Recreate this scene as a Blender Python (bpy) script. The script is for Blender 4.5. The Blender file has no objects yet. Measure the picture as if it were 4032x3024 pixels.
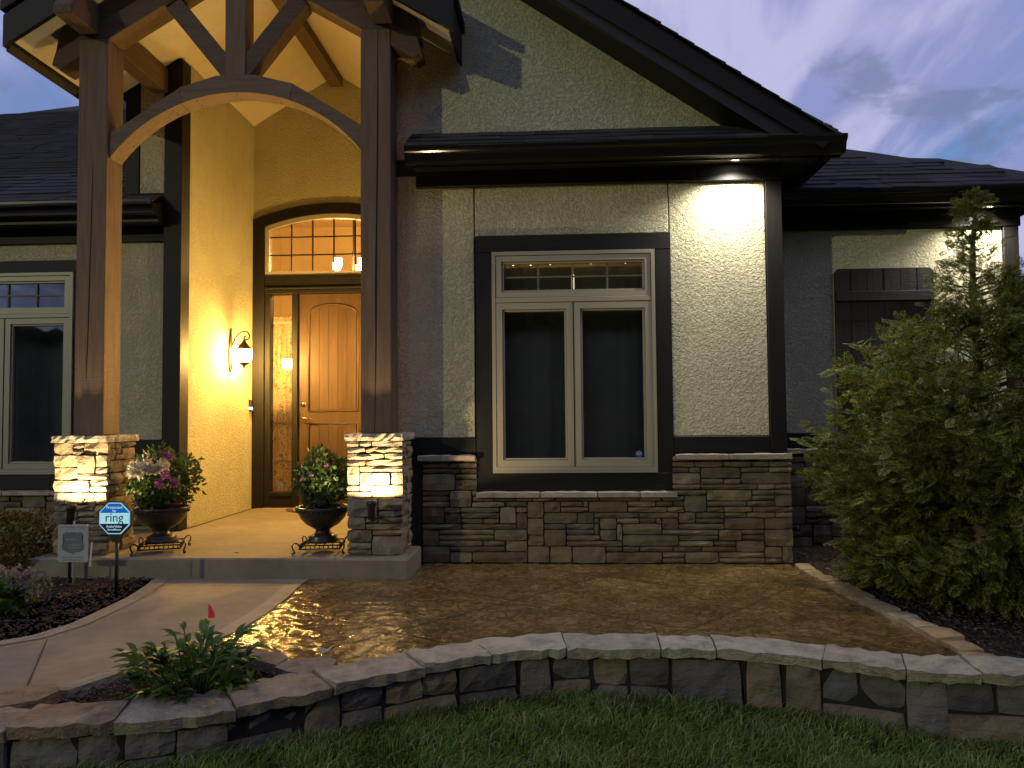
import bpy, bmesh, math, random
import numpy as np
from mathutils import Vector, Matrix
R = math.radians
rng = random.Random(7)
nrg = np.random.default_rng(11)
scene = bpy.context.scene
COL = scene.collection

# ------------------------------------------------------------------ camera
cd = bpy.data.cameras.new('camera'); cam = bpy.data.objects.new('camera', cd); COL.objects.link(cam)
yaw, pitch, roll = R(3.03), R(2.37), R(-0.483)
fw = Vector((-math.sin(yaw)*math.cos(pitch), math.cos(yaw)*math.cos(pitch), math.sin(pitch)))
r0 = Vector((math.cos(yaw), math.sin(yaw), 0)); u0 = r0.cross(fw)
rr = math.cos(roll)*r0 + math.sin(roll)*u0; uu = -math.sin(roll)*r0 + math.cos(roll)*u0
mw = Matrix((rr, uu, -fw)).transposed().to_4x4(); mw.translation = (0, 0, 1.14)
cam.matrix_world = mw
cd.sensor_width = 36; cd.lens = 36*3028/4032; cd.clip_start = .05; cd.clip_end = 1500
scene.camera = cam

# ------------------------------------------------------------------ dusk sky
SKY_STRENGTH = 0.070
PUFX, PUFY = 3.1, .4
w = bpy.data.worlds.new('World'); scene.world = w; w.use_nodes = True
wt = w.node_tree; wn = wt.nodes; wl = wt.links
bg = wn['Background']
sky = wn.new('ShaderNodeTexSky'); sky.sky_type = 'NISHITA'; sky.sun_disc = False
LIGHT_DIR = Vector((.62, .76, -.25)).normalized()          # the way the low evening light travels
sky.sun_elevation = math.asin(-LIGHT_DIR.z); sky.sun_rotation = math.atan2(-LIGHT_DIR.x, -LIGHT_DIR.y)
sky.air_density = 1.6; sky.dust_density = .6; sky.ozone_density = 4.0
tc = wn.new('ShaderNodeTexCoord')
sep = wn.new('ShaderNodeSeparateXYZ'); wl.new(tc.outputs['Generated'], sep.inputs[0])
ad = wn.new('ShaderNodeMath'); ad.operation = 'ADD'; ad.inputs[1].default_value = .22
ab = wn.new('ShaderNodeMath'); ab.operation = 'ABSOLUTE'; wl.new(sep.outputs[2], ab.inputs[0]); wl.new(ab.outputs[0], ad.inputs[0])
dx = wn.new('ShaderNodeMath'); dx.operation = 'DIVIDE'; wl.new(sep.outputs[0], dx.inputs[0]); wl.new(ad.outputs[0], dx.inputs[1])
dy = wn.new('ShaderNodeMath'); dy.operation = 'DIVIDE'; wl.new(sep.outputs[1], dy.inputs[0]); wl.new(ad.outputs[0], dy.inputs[1])
cmb = wn.new('ShaderNodeCombineXYZ'); wl.new(dx.outputs[0], cmb.inputs[0]); wl.new(dy.outputs[0], cmb.inputs[1])
def wmap(rot, sc, loc=(0, 0, 0)):
    m = wn.new('ShaderNodeMapping'); m.inputs['Rotation'].default_value = (0, 0, R(rot)); m.inputs['Scale'].default_value = sc
    m.inputs['Location'].default_value = loc
    wl.new(cmb.outputs[0], m.inputs[0]); return m
def wnoise(m, sc, det, rough=.55, dist=0.):
    n = wn.new('ShaderNodeTexNoise'); n.inputs['Scale'].default_value = sc; n.inputs['Detail'].default_value = det
    n.inputs['Roughness'].default_value = rough; n.inputs['Distortion'].default_value = dist
    wl.new(m.outputs[0], n.inputs['Vector']); return n
def wramp(src, a, b):
    r = wn.new('ShaderNodeMapRange'); r.interpolation_type = 'SMOOTHSTEP'
    r.inputs['From Min'].default_value = a; r.inputs['From Max'].default_value = b; wl.new(src, r.inputs['Value']); return r
def wmix(fac, a, b):
    m = wn.new('ShaderNodeMix'); m.data_type = 'RGBA'
    wl.new(fac, m.inputs['Factor'])
    for s, v in ((m.inputs['A'], a), (m.inputs['B'], b)):
        if hasattr(v, 'is_linked'): wl.new(v, s)
        else: s.default_value = (*v, 1)
    return m
sc0 = wn.new('ShaderNodeVectorMath'); sc0.operation = 'SCALE'; sc0.inputs['Scale'].default_value = 1.0
wl.new(sky.outputs[0], sc0.inputs[0])
sheet = wnoise(wmap(-52, (1.0, .42, 1), (.4, .1, 0)), 1.5, 5, .5, .35)      # broad drifting sheet of cloud
m1 = wramp(sheet.outputs[0], .36, .56)
wisp = wnoise(wmap(-50, (1.6, .42, 1), (1.3, 2.1, 0)), 2.6, 5, .52, .5)
m2 = wramp(wisp.outputs[0], .45, .64)
puff = wnoise(wmap(20, (1.0, 1.0, 1), (PUFX, PUFY, 0)), 4.6, 6, .55, .2)
big = wnoise(wmap(-40, (1.0, .6, 1), (5.2, .3, 0)), 1.3, 2, .5)
pm = wn.new('ShaderNodeMath'); pm.operation = 'ADD'; wl.new(puff.outputs[0], pm.inputs[0])
pb = wn.new('ShaderNodeMath'); pb.operation = 'MULTIPLY'; pb.inputs[1].default_value = .5; wl.new(big.outputs[0], pb.inputs[0]); wl.new(pb.outputs[0], pm.inputs[1])
m3 = wramp(pm.outputs[0], .79, .89)
half = wn.new('ShaderNodeValue'); half.outputs[0].default_value = .75
c0 = wmix(half.outputs[0], sc0.outputs[0], (2.2, 3.9, 8.6))
c1 = wmix(m1.outputs[0], c0.outputs[2], (4.0, 4.4, 8.4))
c2 = wmix(m2.outputs[0], c1.outputs[2], (7.3, 7.3, 11.0))
mm = wn.new('ShaderNodeMath'); mm.operation = 'MULTIPLY'; mm.inputs[1].default_value = .6; wl.new(m3.outputs[0], mm.inputs[0])
c3 = wmix(mm.outputs[0], c2.outputs[2], (2.5, 3.0, 5.1))
wl.new(c3.outputs[2], bg.inputs['Color']); bg.inputs['Strength'].default_value = SKY_STRENGTH

# ------------------------------------------------------------------ low frontal evening light
sl = bpy.data.lights.new('sun', 'SUN'); sun = bpy.data.objects.new('sun', sl); COL.objects.link(sun)
sl.energy = .52; sl.angle = R(.5); sl.color = (1, .98, .50)
sun.rotation_euler = LIGHT_DIR.to_track_quat('-Z', 'Y').to_euler(); sun.location = (-6, -8, 6)

# ------------------------------------------------------------------ render
scene.render.engine = 'CYCLES'
cy = scene.cycles
cy.use_denoising = True; cy.max_bounces = 7; cy.diffuse_bounces = 4; cy.glossy_bounces = 3; cy.transparent_max_bounces = 12
cy.caustics_reflective = False; cy.caustics_refractive = False; cy.sample_clamp_indirect = 6
vs = scene.view_settings; vs.view_transform = 'Standard'; vs.look = 'None'; vs.exposure = 0; vs.gamma = 1; vs.use_curve_mapping = False

# ================================================================== materials
def newmat(name):
    m = bpy.data.materials.new(name); m.use_nodes = True
    return m, m.node_tree.nodes, m.node_tree.links, m.node_tree.nodes['Principled BSDF']
def nz(N, L, co, scale, det=3, rough=.5, sc=(1, 1, 1), dist=0, rot=(0, 0, 0)):
    mp = N.new('ShaderNodeMapping'); mp.inputs['Scale'].default_value = sc; mp.inputs['Rotation'].default_value = rot
    L.new(co, mp.inputs[0])
    n = N.new('ShaderNodeTexNoise'); n.inputs['Scale'].default_value = scale; n.inputs['Detail'].default_value = det
    n.inputs['Roughness'].default_value = rough; n.inputs['Distortion'].default_value = dist
    L.new(mp.outputs[0], n.inputs['Vector']); return n.outputs[0]
def ramp(N, L, src, stops):
    r = N.new('ShaderNodeValToRGB'); e = r.color_ramp.elements
    while len(e) < len(stops): e.new(.5)
    for el, (p, c) in zip(e, stops):
        el.position = p; el.color = (*c, 1) if isinstance(c, tuple) else (c, c, c, 1)
    L.new(src, r.inputs[0]); return r.outputs[0]
def mixc(N, L, fac, a, b, mode='MIX'):
    m = N.new('ShaderNodeMix'); m.data_type = 'RGBA'; m.blend_type = mode
    for s, v in ((m.inputs['Factor'], fac), (m.inputs['A'], a), (m.inputs['B'], b)):
        if hasattr(v, 'is_linked'): L.new(v, s)
        elif isinstance(v, tuple): s.default_value = (*v, 1)
        else: s.default_value = v
    return m.outputs[2]
def math_(N, L, op, a, b=None):
    m = N.new('ShaderNodeMath'); m.operation = op
    for s, v in ((m.inputs[0], a), (m.inputs[1], b)):
        if v is None: continue
        if hasattr(v, 'is_linked'): L.new(v, s)
        else: s.default_value = v
    return m.outputs[0]
def bump(N, L, P, h, dist, strength=1., prev=None):
    b = N.new('ShaderNodeBump'); b.inputs['Distance'].default_value = dist; b.inputs['Strength'].default_value = strength
    L.new(h, b.inputs['Height'])
    if prev is not None: L.new(prev, b.inputs['Normal'])
    L.new(b.outputs[0], P.inputs['Normal']); return b.outputs[0]
def coords(N, kind='Object'):
    return N.new('ShaderNodeTexCoord').outputs[kind]

def plain(name, col, rough=.6, metal=0, var=.12, vs_=8., spec=.5, bmp=0., bs=60.):
    m, N, L, P = newmat(name); co = coords(N)
    n = nz(N, L, co, vs_, 5, .6)
    c = ramp(N, L, n, [(.3, tuple(v*(1-var) for v in col)), (.7, tuple(min(1, v*(1+var)) for v in col))])
    L.new(c, P.inputs['Base Color'])
    P.inputs['Roughness'].default_value = rough; P.inputs['Metallic'].default_value = metal; P.inputs['Specular IOR Level'].default_value = spec
    if bmp: bump(N, L, P, nz(N, L, co, bs, 4, .6), bmp)
    return m

def stucco(name, col):
    m, N, L, P = newmat(name); co = coords(N)
    big = nz(N, L, co, 3, 4, .6)
    c = ramp(N, L, big, [(.3, tuple(v*.9 for v in col)), (.7, tuple(v*1.06 for v in col))])
    spots = ramp(N, L, nz(N, L, co, 1.2, 6, .7), [(.62, 0.), (.8, .25)])
    c = mixc(N, L, spots, c, tuple(v*.72 for v in col))
    drip = ramp(N, L, nz(N, L, co, 6, 4, .6, (2.2, 2.2, .12)), [(.58, 0.), (.75, .3)])
    c = mixc(N, L, drip, c, tuple(v*.6 for v in col))
    L.new(c, P.inputs['Base Color']); P.inputs['Roughness'].default_value = .9; P.inputs['Specular IOR Level'].default_value = .25
    a = nz(N, L, co, 46, 3.5, .6, dist=.6)
    pl = ramp(N, L, a, [(.40, 0.), (.50, .75), (.62, 1.)])
    b1 = bump(N, L, P, pl, .0075)
    bump(N, L, P, nz(N, L, co, 120, 3, .6), .0022, 1, b1)
    return m
STUCCO = stucco('stucco', (.53, .49, .325))

def wood(name, col, axis=2, rough=.75, saw=True):
    m, N, L, P = newmat(name); co = coords(N)
    s = [9, 9, 9]; s[axis] = .7
    g = nz(N, L, co, 3.2, 6, .65, tuple(s), .6)
    oi = N.new('ShaderNodeObjectInfo').outputs['Random']
    c = ramp(N, L, g, [(.25, tuple(v*.62 for v in col)), (.5, col), (.75, tuple(min(1, v*1.35) for v in col))])
    blot = nz(N, L, co, 2.1, 4, .6)
    c = mixc(N, L, math_(N, L, 'MULTIPLY', blot, .5), c, tuple(v*.6 for v in col))
    v = ramp(N, L, oi, [(0, .85), (1, 1.12)])
    c = mixc(N, L, 1., c, v, 'MULTIPLY')
    L.new(c, P.inputs['Base Color']); P.inputs['Roughness'].default_value = rough; P.inputs['Specular IOR Level'].default_value = .3
    b1 = bump(N, L, P, g, .004 if saw else .0018)
    if saw:
        s2 = [3, 3, 3]; s2[axis] = 70
        bump(N, L, P, nz(N, L, co, 1.6, 4, .7, tuple(s2)), .0035, 1, b1)
    return m
TIMBER_V = wood('timber_post', (.165, .108, .068), 2)
TIMBER = wood('timber_beam', (.12, .079, .050), 0)
TIMBER_Y = wood('timber_depth', (.12, .079, .050), 1)
ARCHWOOD = wood('timber_arch', (.175, .118, .074), 0)
DOORWOOD = wood('door_wood', (.088, .052, .028), 2, .42, False)
SHUTTER = wood('shutter_wood', (.022, .016, .012), 2, .7)
TRIM = wood('dark_trim', (.0085, .0068, .0052), 2, .6, False)
TRIM_H = wood('dark_trim_level', (.0085, .0068, .0052), 0, .6, False)
GUTTER = plain('gutter_metal', (.012, .010, .009), .16, 0, .1, 20)
SOFFITD = plain('dark_soffit', (.008, .0065, .005), .55, bmp=.001)
CREAM = plain('cream_soffit', (.62, .55, .40), .7, var=.05, bmp=.0006)
VINYL = plain('tan_window_frame', (.30, .27, .20), .42, var=.05, vs_=3)
VINYLD = plain('tan_door_frame', (.42, .36, .26), .5, var=.06)

def shinglemat():
    m, N, L, P = newmat('asphalt_shingle'); co = coords(N)
    oi = N.new('ShaderNodeObjectInfo').outputs['Random']
    c = ramp(N, L, oi, [(0, (.032, .030, .032)), (.5, (.046, .042, .042)), (1, (.062, .055, .052))])
    g = nz(N, L, co, 220, 2, .8)
    c = mixc(N, L, .5, c, ramp(N, L, g, [(.3, .35), (.7, 1.4)]), 'MULTIPLY')
    L.new(c, P.inputs['Base Color']); P.inputs['Roughness'].default_value = .92; P.inputs['Specular IOR Level'].default_value = .2
    bump(N, L, P, nz(N, L, co, 300, 2, .8), .002); return m
SHINGLE = shinglemat()

def stonemat(name, stops, rel=.008, sc=26, dirty=.3, spec=.25, rough=.88):
    m, N, L, P = newmat(name); co = coords(N)
    oi = N.new('ShaderNodeObjectInfo').outputs['Random']
    base = ramp(N, L, oi, stops)
    n1 = nz(N, L, co, sc*.35, 6, .62)
    c = mixc(N, L, 1., base, ramp(N, L, n1, [(.28, .55), (.5, 1.), (.75, 1.32)]), 'MULTIPLY')
    rust = ramp(N, L, nz(N, L, co, 5, 5, .6), [(.55, 0.), (.75, dirty)])
    c = mixc(N, L, rust, c, (.15, .085, .035))
    L.new(c, P.inputs['Base Color']); P.inputs['Roughness'].default_value = rough; P.inputs['Specular IOR Level'].default_value = spec
    h = nz(N, L, co, sc, 6, .62, (1, 1, 1.7), .5)
    b1 = bump(N, L, P, h, rel)
    bump(N, L, P, nz(N, L, co, sc*4, 3, .6), rel*.2, 1, b1)
    return m
LEDGE = stonemat('ledge_stone', [(0, (.12, .093, .056)), (.2, (.20, .155, .092)), (.4, (.16, .133, .088)), (.55, (.25, .19, .102)), (.7, (.125, .092, .058)), (.85, (.22, .178, .115)), (1, (.30, .24, .15))], .010, 22, .12)
PILSTONE = stonemat('pillar_ledge_stone', [(0, (.20, .155, .10)), (.3, (.28, .23, .16)), (.5, (.19, .165, .135)), (.75, (.33, .255, .155)), (1, (.26, .19, .12))], .014, 30)
CAPM = stonemat('cap_stone', [(0, (.33, .28, .20)), (1, (.42, .36, .27))], .007, 34, .1)
WALLSTONE = stonemat('field_stone', [(0, (.085, .076, .062)), (.3, (.17, .15, .12)), (.5, (.11, .105, .095)), (.7, (.21, .155, .085)), (.85, (.14, .12, .095)), (1, (.10, .085, .068))], .018, 16)
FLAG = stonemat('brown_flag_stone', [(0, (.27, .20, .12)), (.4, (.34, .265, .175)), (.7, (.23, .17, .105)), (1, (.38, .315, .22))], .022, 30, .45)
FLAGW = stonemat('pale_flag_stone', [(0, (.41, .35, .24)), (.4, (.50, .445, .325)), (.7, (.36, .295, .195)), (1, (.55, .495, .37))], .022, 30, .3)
SANDST = stonemat('sand_stone', [(0, (.36, .26, .13)), (.5, (.28, .18, .09)), (1, (.40, .32, .19))], .008, 18, .3)
JOINT = plain('dark_joint', (.014, .012, .010), .95)
MORTAR = plain('mortar', (.045, .04, .034), .95, bmp=.003)

def concretemat(name, col, rough=.8, broom=True):
    m, N, L, P = newmat(name); co = coords(N)
    a = nz(N, L, co, 1.7, 6, .62); b = nz(N, L, co, 11, 5, .6)
    c = ramp(N, L, a, [(.3, tuple(v*.78 for v in col)), (.7, tuple(v*1.1 for v in col))])
    c = mixc(N, L, 1., c, ramp(N, L, b, [(.3, .86), (.7, 1.08)]), 'MULTIPLY')
    st = ramp(N, L, nz(N, L, co, 3.1, 6, .7), [(.6, 0.), (.72, .45)])
    c = mixc(N, L, st, c, tuple(v*.55 for v in col))
    L.new(c, P.inputs['Base Color']); P.inputs['Roughness'].default_value = rough; P.inputs['Specular IOR Level'].default_value = .3
    b1 = bump(N, L, P, nz(N, L, co, 90, 4, .7), .0015)
    if broom: bump(N, L, P, nz(N, L, co, 30, 3, .6, (.3, 8, 1)), .0012, 1, b1)
    return m
CONC = concretemat('porch_concrete', (.25, .21, .145))
CONCW = concretemat('walk_concrete', (.265, .218, .148))
CONCB = concretemat('walk_border_concrete', (.31, .26, .18), .7, False)

def patiomat():
    m, N, L, P = newmat('stamped_patio'); co = coords(N)
    a = nz(N, L, co, 2.2, 7, .62, dist=.4); b = nz(N, L, co, 9, 6, .6, dist=1.2)
    c = ramp(N, L, a, [(.28, (.105, .060, .019)), (.5, (.195, .118, .039)), (.72, (.30, .19, .068))])
    vein = ramp(N, L, b, [(.44, 1.), (.49, .42), (.505, .42), (.56, 1.)])
    c = mixc(N, L, 1., c, vein, 'MULTIPLY')
    sp = N.new('ShaderNodeSeparateXYZ'); L.new(co, sp.inputs[0])
    wob = nz(N, L, co, 3, 3, .5)
    def lines(ang, step, off):
        u = math_(N, L, 'ADD', math_(N, L, 'MULTIPLY', sp.outputs[0], math.cos(R(ang))), math_(N, L, 'MULTIPLY', sp.outputs[1], math.sin(R(ang))))
        u = math_(N, L, 'ADD', u, math_(N, L, 'MULTIPLY', wob, .03))
        f = math_(N, L, 'FRACT', math_(N, L, 'ADD', math_(N, L, 'DIVIDE', u, step), off))
        d = math_(N, L, 'ABSOLUTE', math_(N, L, 'SUBTRACT', f, .5))
        return ramp(N, L, d, [(0., 1.), (.006/step, 1.), (.016/step, 0.)])
    ln = math_(N, L, 'MAXIMUM', lines(58, .92, .2), lines(-40, 1.15, .35))
    c = mixc(N, L, math_(N, L, 'MULTIPLY', ln, .5), c, (.03, .018, .008))
    L.new(c, P.inputs['Base Color'])
    wet = ramp(N, L, nz(N, L, co, 1.3, 5, .6), [(.35, .05), (.65, .13)])
    L.new(wet, P.inputs['Roughness']); P.inputs['Specular IOR Level'].default_value = .65
    b0 = bump(N, L, P, b, .008, 1.)
    b1 = bump(N, L, P, nz(N, L, co, 24, 4, .6), .0045, 1, b0)
    inv = math_(N, L, 'SUBTRACT', 1., ln)
    bump(N, L, P, inv, .0035, 1, b1)
    return m
PATIO = patiomat()

def groundmat(name, c0, c1, sc=8, bd=.01):
    m, N, L, P = newmat(name); co = coords(N)
    c = ramp(N, L, nz(N, L, co, sc, 6, .7), [(.3, c0), (.7, c1)])
    L.new(c, P.inputs['Base Color']); P.inputs['Roughness'].default_value = .95; P.inputs['Specular IOR Level'].default_value = .15
    bump(N, L, P, nz(N, L, co, sc*5, 5, .7), bd); return m
SOIL = groundmat('lawn_soil', (.018, .030, .008), (.035, .05, .014), 10)
MULCHG = groundmat('mulch_soil', (.018, .012, .008), (.045, .03, .02), 14)

def leafmat(name, stops, rough=.5, trans=.35, rnd='Random'):
    """stops by random per leaf island"""
    m, N, L, P = newmat(name)
    g = N.new('ShaderNodeNewGeometry').outputs['Random Per Island']
    c = ramp(N, L, g, stops); co = coords(N)
    c = mixc(N, L, 1., c, ramp(N, L, nz(N, L, co, 4, 3, .6), [(.3, .75), (.7, 1.25)]), 'MULTIPLY')
    L.new(c, P.inputs['Base Color']); P.inputs['Roughness'].default_value = rough; P.inputs['Specular IOR Level'].default_value = .35
    t = N.new('ShaderNodeBsdfTranslucent'); L.new(c, t.inputs['Color'])
    mx = N.new('ShaderNodeMixShader'); mx.inputs[0].default_value = trans
    out = N['Material Output']
    L.new(P.outputs[0], mx.inputs[1]); L.new(t.outputs[0], mx.inputs[2]); L.new(mx.outputs[0], out.inputs['Surface'])
    return m
CEDAR = leafmat('cedar_foliage', [(0, (.040, .058, .009)), (.4, (.095, .12, .018)), (.75, (.19, .21, .030)), (.93, (.33, .31, .045)), (1, (.18, .10, .03))], .7, .3)
GRASS = leafmat('grass_blades', [(0, (.07, .125, .018)), (.45, (.125, .20, .028)), (.8, (.19, .26, .045)), (1, (.42, .38, .16))], .55, .35)
HYDP = leafmat('hydrangea_petal', [(0, (.20, .17, .13)), (1, (.34, .30, .24))], .7, .3)
LEAF = leafmat('broad_leaf', [(0, (.04, .09, .018)), (.5, (.075, .15, .028)), (1, (.13, .20, .04))], .5, .3)
LEAFL = leafmat('potted_leaf', [(0, (.030, .060, .016)), (.5, (.055, .095, .025)), (1, (.10, .14, .04))], .5, .3)
LEAFR = leafmat('autumn_shrub_leaf', [(0, (.10, .12, .025)), (.5, (.18, .16, .035)), (.8, (.24, .13, .03)), (1, (.30, .10, .025))], .5, .3)
PURPLE = leafmat('purple_petal', [(0, (.22, .05, .17)), (1, (.38, .12, .30))], .6, .3)
WHITEP = leafmat('white_petal', [(0, (.45, .40, .30)), (1, (.65, .60, .48))], .6, .3)
MULCHC = leafmat('mulch_chips', [(0, (.020, .013, .009)), (.6, (.05, .032, .02)), (.93, (.085, .055, .035)), (1, (.22, .17, .12))], .9, 0.)
BARK = plain('bark', (.14, .09, .055), .9, var=.3, bmp=.004)
TWIG = plain('twig', (.22, .17, .10), .8)
URNM = plain('urn_glaze', (.032, .024, .018), .3, var=.2, bmp=.001)
IRON = plain('wrought_iron', (.03, .02, .014), .45, .6, var=.3)
BRONZE = plain('lantern_bronze', (.05, .036, .024), .42, .5, var=.3)
NICKEL = plain('door_hardware', (.20, .15, .10), .35, .9)
BLACKP = plain('black_plastic', (.012, .012, .013), .4)
GREYP = plain('grey_sign_plastic', (.36, .37, .36), .5, var=.06)
BADGE = plain('badge_print', (.13, .14, .17), .6)
PRINTG = plain('faded_print', (.27, .28, .27), .6)
TERRA = plain('terracotta', (.38, .10, .05), .7)
MATM = plain('coir_mat', (.33, .17, .06), .95, bmp=.004, bs=140)
MATR = plain('mat_border', (.06, .045, .03), .9)
FLAGP = plain('marker_flag_plastic', (.75, .035, .06), .5)
WALLIN = plain('interior_paint', (.62, .48, .27), .8, var=.04)
WHITEPL = plain('white_plastic', (.55, .54, .5), .5)
CURT = plain('grey_curtain', (.58, .54, .40), .85, var=.1)
STICK = plain('blue_sticker', (.05, .16, .33), .5)
CAVITY = plain('dark_cavity', (.006, .005, .005), .9)

def emit(name, col, st):
    m = bpy.data.materials.new(name); m.use_nodes = True; N = m.node_tree.nodes; L = m.node_tree.links
    N.remove(N['Principled BSDF']); e = N.new('ShaderNodeEmission'); e.inputs[0].default_value = (*col, 1); e.inputs[1].default_value = st
    L.new(e.outputs[0], N['Material Output'].inputs['Surface']); return m
def glassmat(name, ior=1.5, tint=(.9, .92, .92), rough=.02):
    m = bpy.data.materials.new(name); m.use_nodes = True; N = m.node_tree.nodes; L = m.node_tree.links
    N.remove(N['Principled BSDF'])
    fr = N.new('ShaderNodeFresnel'); fr.inputs[0].default_value = ior
    t = N.new('ShaderNodeBsdfTransparent'); t.inputs[0].default_value = (*tint, 1)
    g = N.new('ShaderNodeBsdfGlossy'); g.inputs['Roughness'].default_value = rough
    mx = N.new('ShaderNodeMixShader'); L.new(fr.outputs[0], mx.inputs[0]); L.new(t.outputs[0], mx.inputs[1]); L.new(g.outputs[0], mx.inputs[2])
    L.new(mx.outputs[0], N['Material Output'].inputs['Surface']); return m
GRILLE = plain('window_grille', (.13, .12, .095), .6)
GLASS = glassmat('window_glass', 1.6, (.93, .95, .94))
GLASSD = glassmat('door_glass', 1.5, (.95, .95, .92))

# ================================================================== mesh helpers
def parent_to(o, p):
    if p is not None:
        o.parent = p; o.matrix_parent_inverse = Matrix.Translation(-Vector(p['base'] if 'base' in p else (0, 0, 0)))
def link(name, me, mat=None, parent=None):
    o = bpy.data.objects.new(name, me); COL.objects.link(o)
    if mat is not None and len(me.materials) == 0: me.materials.append(mat)
    parent_to(o, parent); return o
def mesh(name, V, F, mat=None, parent=None, smooth=False):
    me = bpy.data.meshes.new(name); me.from_pydata([tuple(v) for v in V], [], F); me.update()
    if smooth: me.polygons.foreach_set('use_smooth', [True]*len(me.polygons))
    return link(name, me, mat, parent)
def fast(name, V, T, mat, parent=None):
    V = np.asarray(V, np.float32); T = np.asarray(T, np.int32)
    me = bpy.data.meshes.new(name); me.vertices.add(len(V)); me.vertices.foreach_set('co', V.ravel())
    me.loops.add(T.size); me.loops.foreach_set('vertex_index', T.ravel())
    me.polygons.add(len(T)); k = T.shape[1]
    me.polygons.foreach_set('loop_start', np.arange(0, T.size, k, dtype=np.int32))
    me.update(calc_edges=True); me.validate()
    return link(name, me, mat, parent)
def bm_obj(name, bm, mat, parent, smooth=False):
    bmesh.ops.recalc_face_normals(bm, faces=bm.faces)
    me = bpy.data.meshes.new(name); bm.to_mesh(me); bm.free()
    if smooth: me.polygons.foreach_set('use_smooth', [True]*len(me.polygons))
    return link(name, me, mat, parent)
def add_box(bm, x0, x1, y0, y1, z0, z1):
    v = [bm.verts.new(p) for p in ((x0, y0, z0), (x1, y0, z0), (x1, y1, z0), (x0, y1, z0), (x0, y0, z1), (x1, y0, z1), (x1, y1, z1), (x0, y1, z1))]
    for f in ((3, 2, 1, 0), (4, 5, 6, 7), (0, 1, 5, 4), (1, 2, 6, 5), (2, 3, 7, 6), (3, 0, 4, 7)): bm.faces.new([v[i] for i in f])
def box(name, x0, x1, y0, y1, z0, z1, mat, parent=None, bev=.004):
    bm = bmesh.new(); add_box(bm, x0, x1, y0, y1, z0, z1)
    if bev: bmesh.ops.bevel(bm, geom=bm.edges[:], offset=bev, segments=1, affect='EDGES')
    return bm_obj(name, bm, mat, parent)
def boxes(name, L_, mat, parent=None):
    bm = bmesh.new()
    for b in L_: add_box(bm, *b)
    return bm_obj(name, bm, mat, parent)
def prism(name, poly, a0, a1, mat, parent=None, plane='XZ', bev=0):
    """poly in (x,z) swept along y ; (y,z) swept along x ; (x,y) swept along z"""
    def P(p, a): return (p[0], a, p[1]) if plane == 'XZ' else (a, p[0], p[1]) if plane == 'YZ' else (p[0], p[1], a)
    bm = bmesh.new(); A = [bm.verts.new(P(p, a0)) for p in poly]; B = [bm.verts.new(P(p, a1)) for p in poly]
    n = len(poly); fa = bm.faces.new(A); fb = bm.faces.new(B[::-1])
    for i in range(n): bm.faces.new([A[i], B[i], B[(i+1) % n], A[(i+1) % n]])
    if bev:
        bmesh.ops.recalc_face_normals(bm, faces=bm.faces)
        bmesh.ops.bevel(bm, geom=bm.edges[:], offset=bev, segments=1, affect='EDGES')
    bmesh.ops.triangulate(bm, faces=[f for f in bm.faces if len(f.verts) > 4], ngon_method='EAR_CLIP')
    return bm_obj(name, bm, mat, parent)
def lathe(name, prof, c, mat, parent=None, seg=28, smooth=True):
    V = []; F = []; n = len(prof)
    for i in range(seg):
        a = 2*math.pi*i/seg
        for r, z in prof: V.append((c[0]+r*math.cos(a), c[1]+r*math.sin(a), c[2]+z))
    for i in range(seg):
        j = (i+1) % seg
        for k in range(n-1): F.append((i*n+k, j*n+k, j*n+k+1, i*n+k+1))
    return mesh(name, V, F, mat, parent, smooth)
def tubegeo(pts, rad, sides=6):
    pts = [Vector(p) for p in pts]; V = []; F = []; n = len(pts)
    rad = rad if isinstance(rad, (list, tuple)) else [rad]*n
    up = Vector((0.13, .21, 1)).normalized(); prev = None
    for i, p in enumerate(pts):
        t = (pts[min(i+1, n-1)]-pts[max(i-1, 0)]).normalized()
        a = t.cross(up if prev is None else prev)
        if a.length < 1e-3: a = t.cross(Vector((1, 0, 0)))
        a.normalize(); b = t.cross(a); prev = -b if prev is None else prev
        for s in range(sides):
            th = 2*math.pi*s/sides; V.append(p+rad[i]*(math.cos(th)*a+math.sin(th)*b))
    for i in range(n-1):
        for s in range(sides):
            q = (s+1) % sides; F.append((i*sides+s, i*sides+q, (i+1)*sides+q, (i+1)*sides+s))
    F.append(tuple(range(sides))[::-1]); F.append(tuple((n-1)*sides+s for s in range(sides)))
    return V, F
def tube(name, pts, rad, mat, parent=None, sides=6):
    V, F = tubegeo(pts, rad, sides); return mesh(name, V, F, mat, parent, True)
def tubes(name, L_, mat, parent=None, sides=5):
    V = []; F = []
    for pts, rad in L_:
        v, f = tubegeo(pts, rad, sides); o = len(V); V += v; F += [tuple(i+o for i in q) for q in f]
    return mesh(name, V, F, mat, parent, True)
def thing(name, label, cat, base=(0, 0, 0), group=None):
    o = bpy.data.objects.new(name, None); COL.objects.link(o); o.location = base; o['base'] = tuple(base)
    o.empty_display_size = .2
    return tag(o, label, cat, group)
def tag(o, label, cat, group=None, kind=None):
    o['label'] = label; o['category'] = cat
    if group: o['group'] = group
    if kind: o['kind'] = kind
    return o
def struct(o):
    o['kind'] = 'structure'; return o
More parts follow.
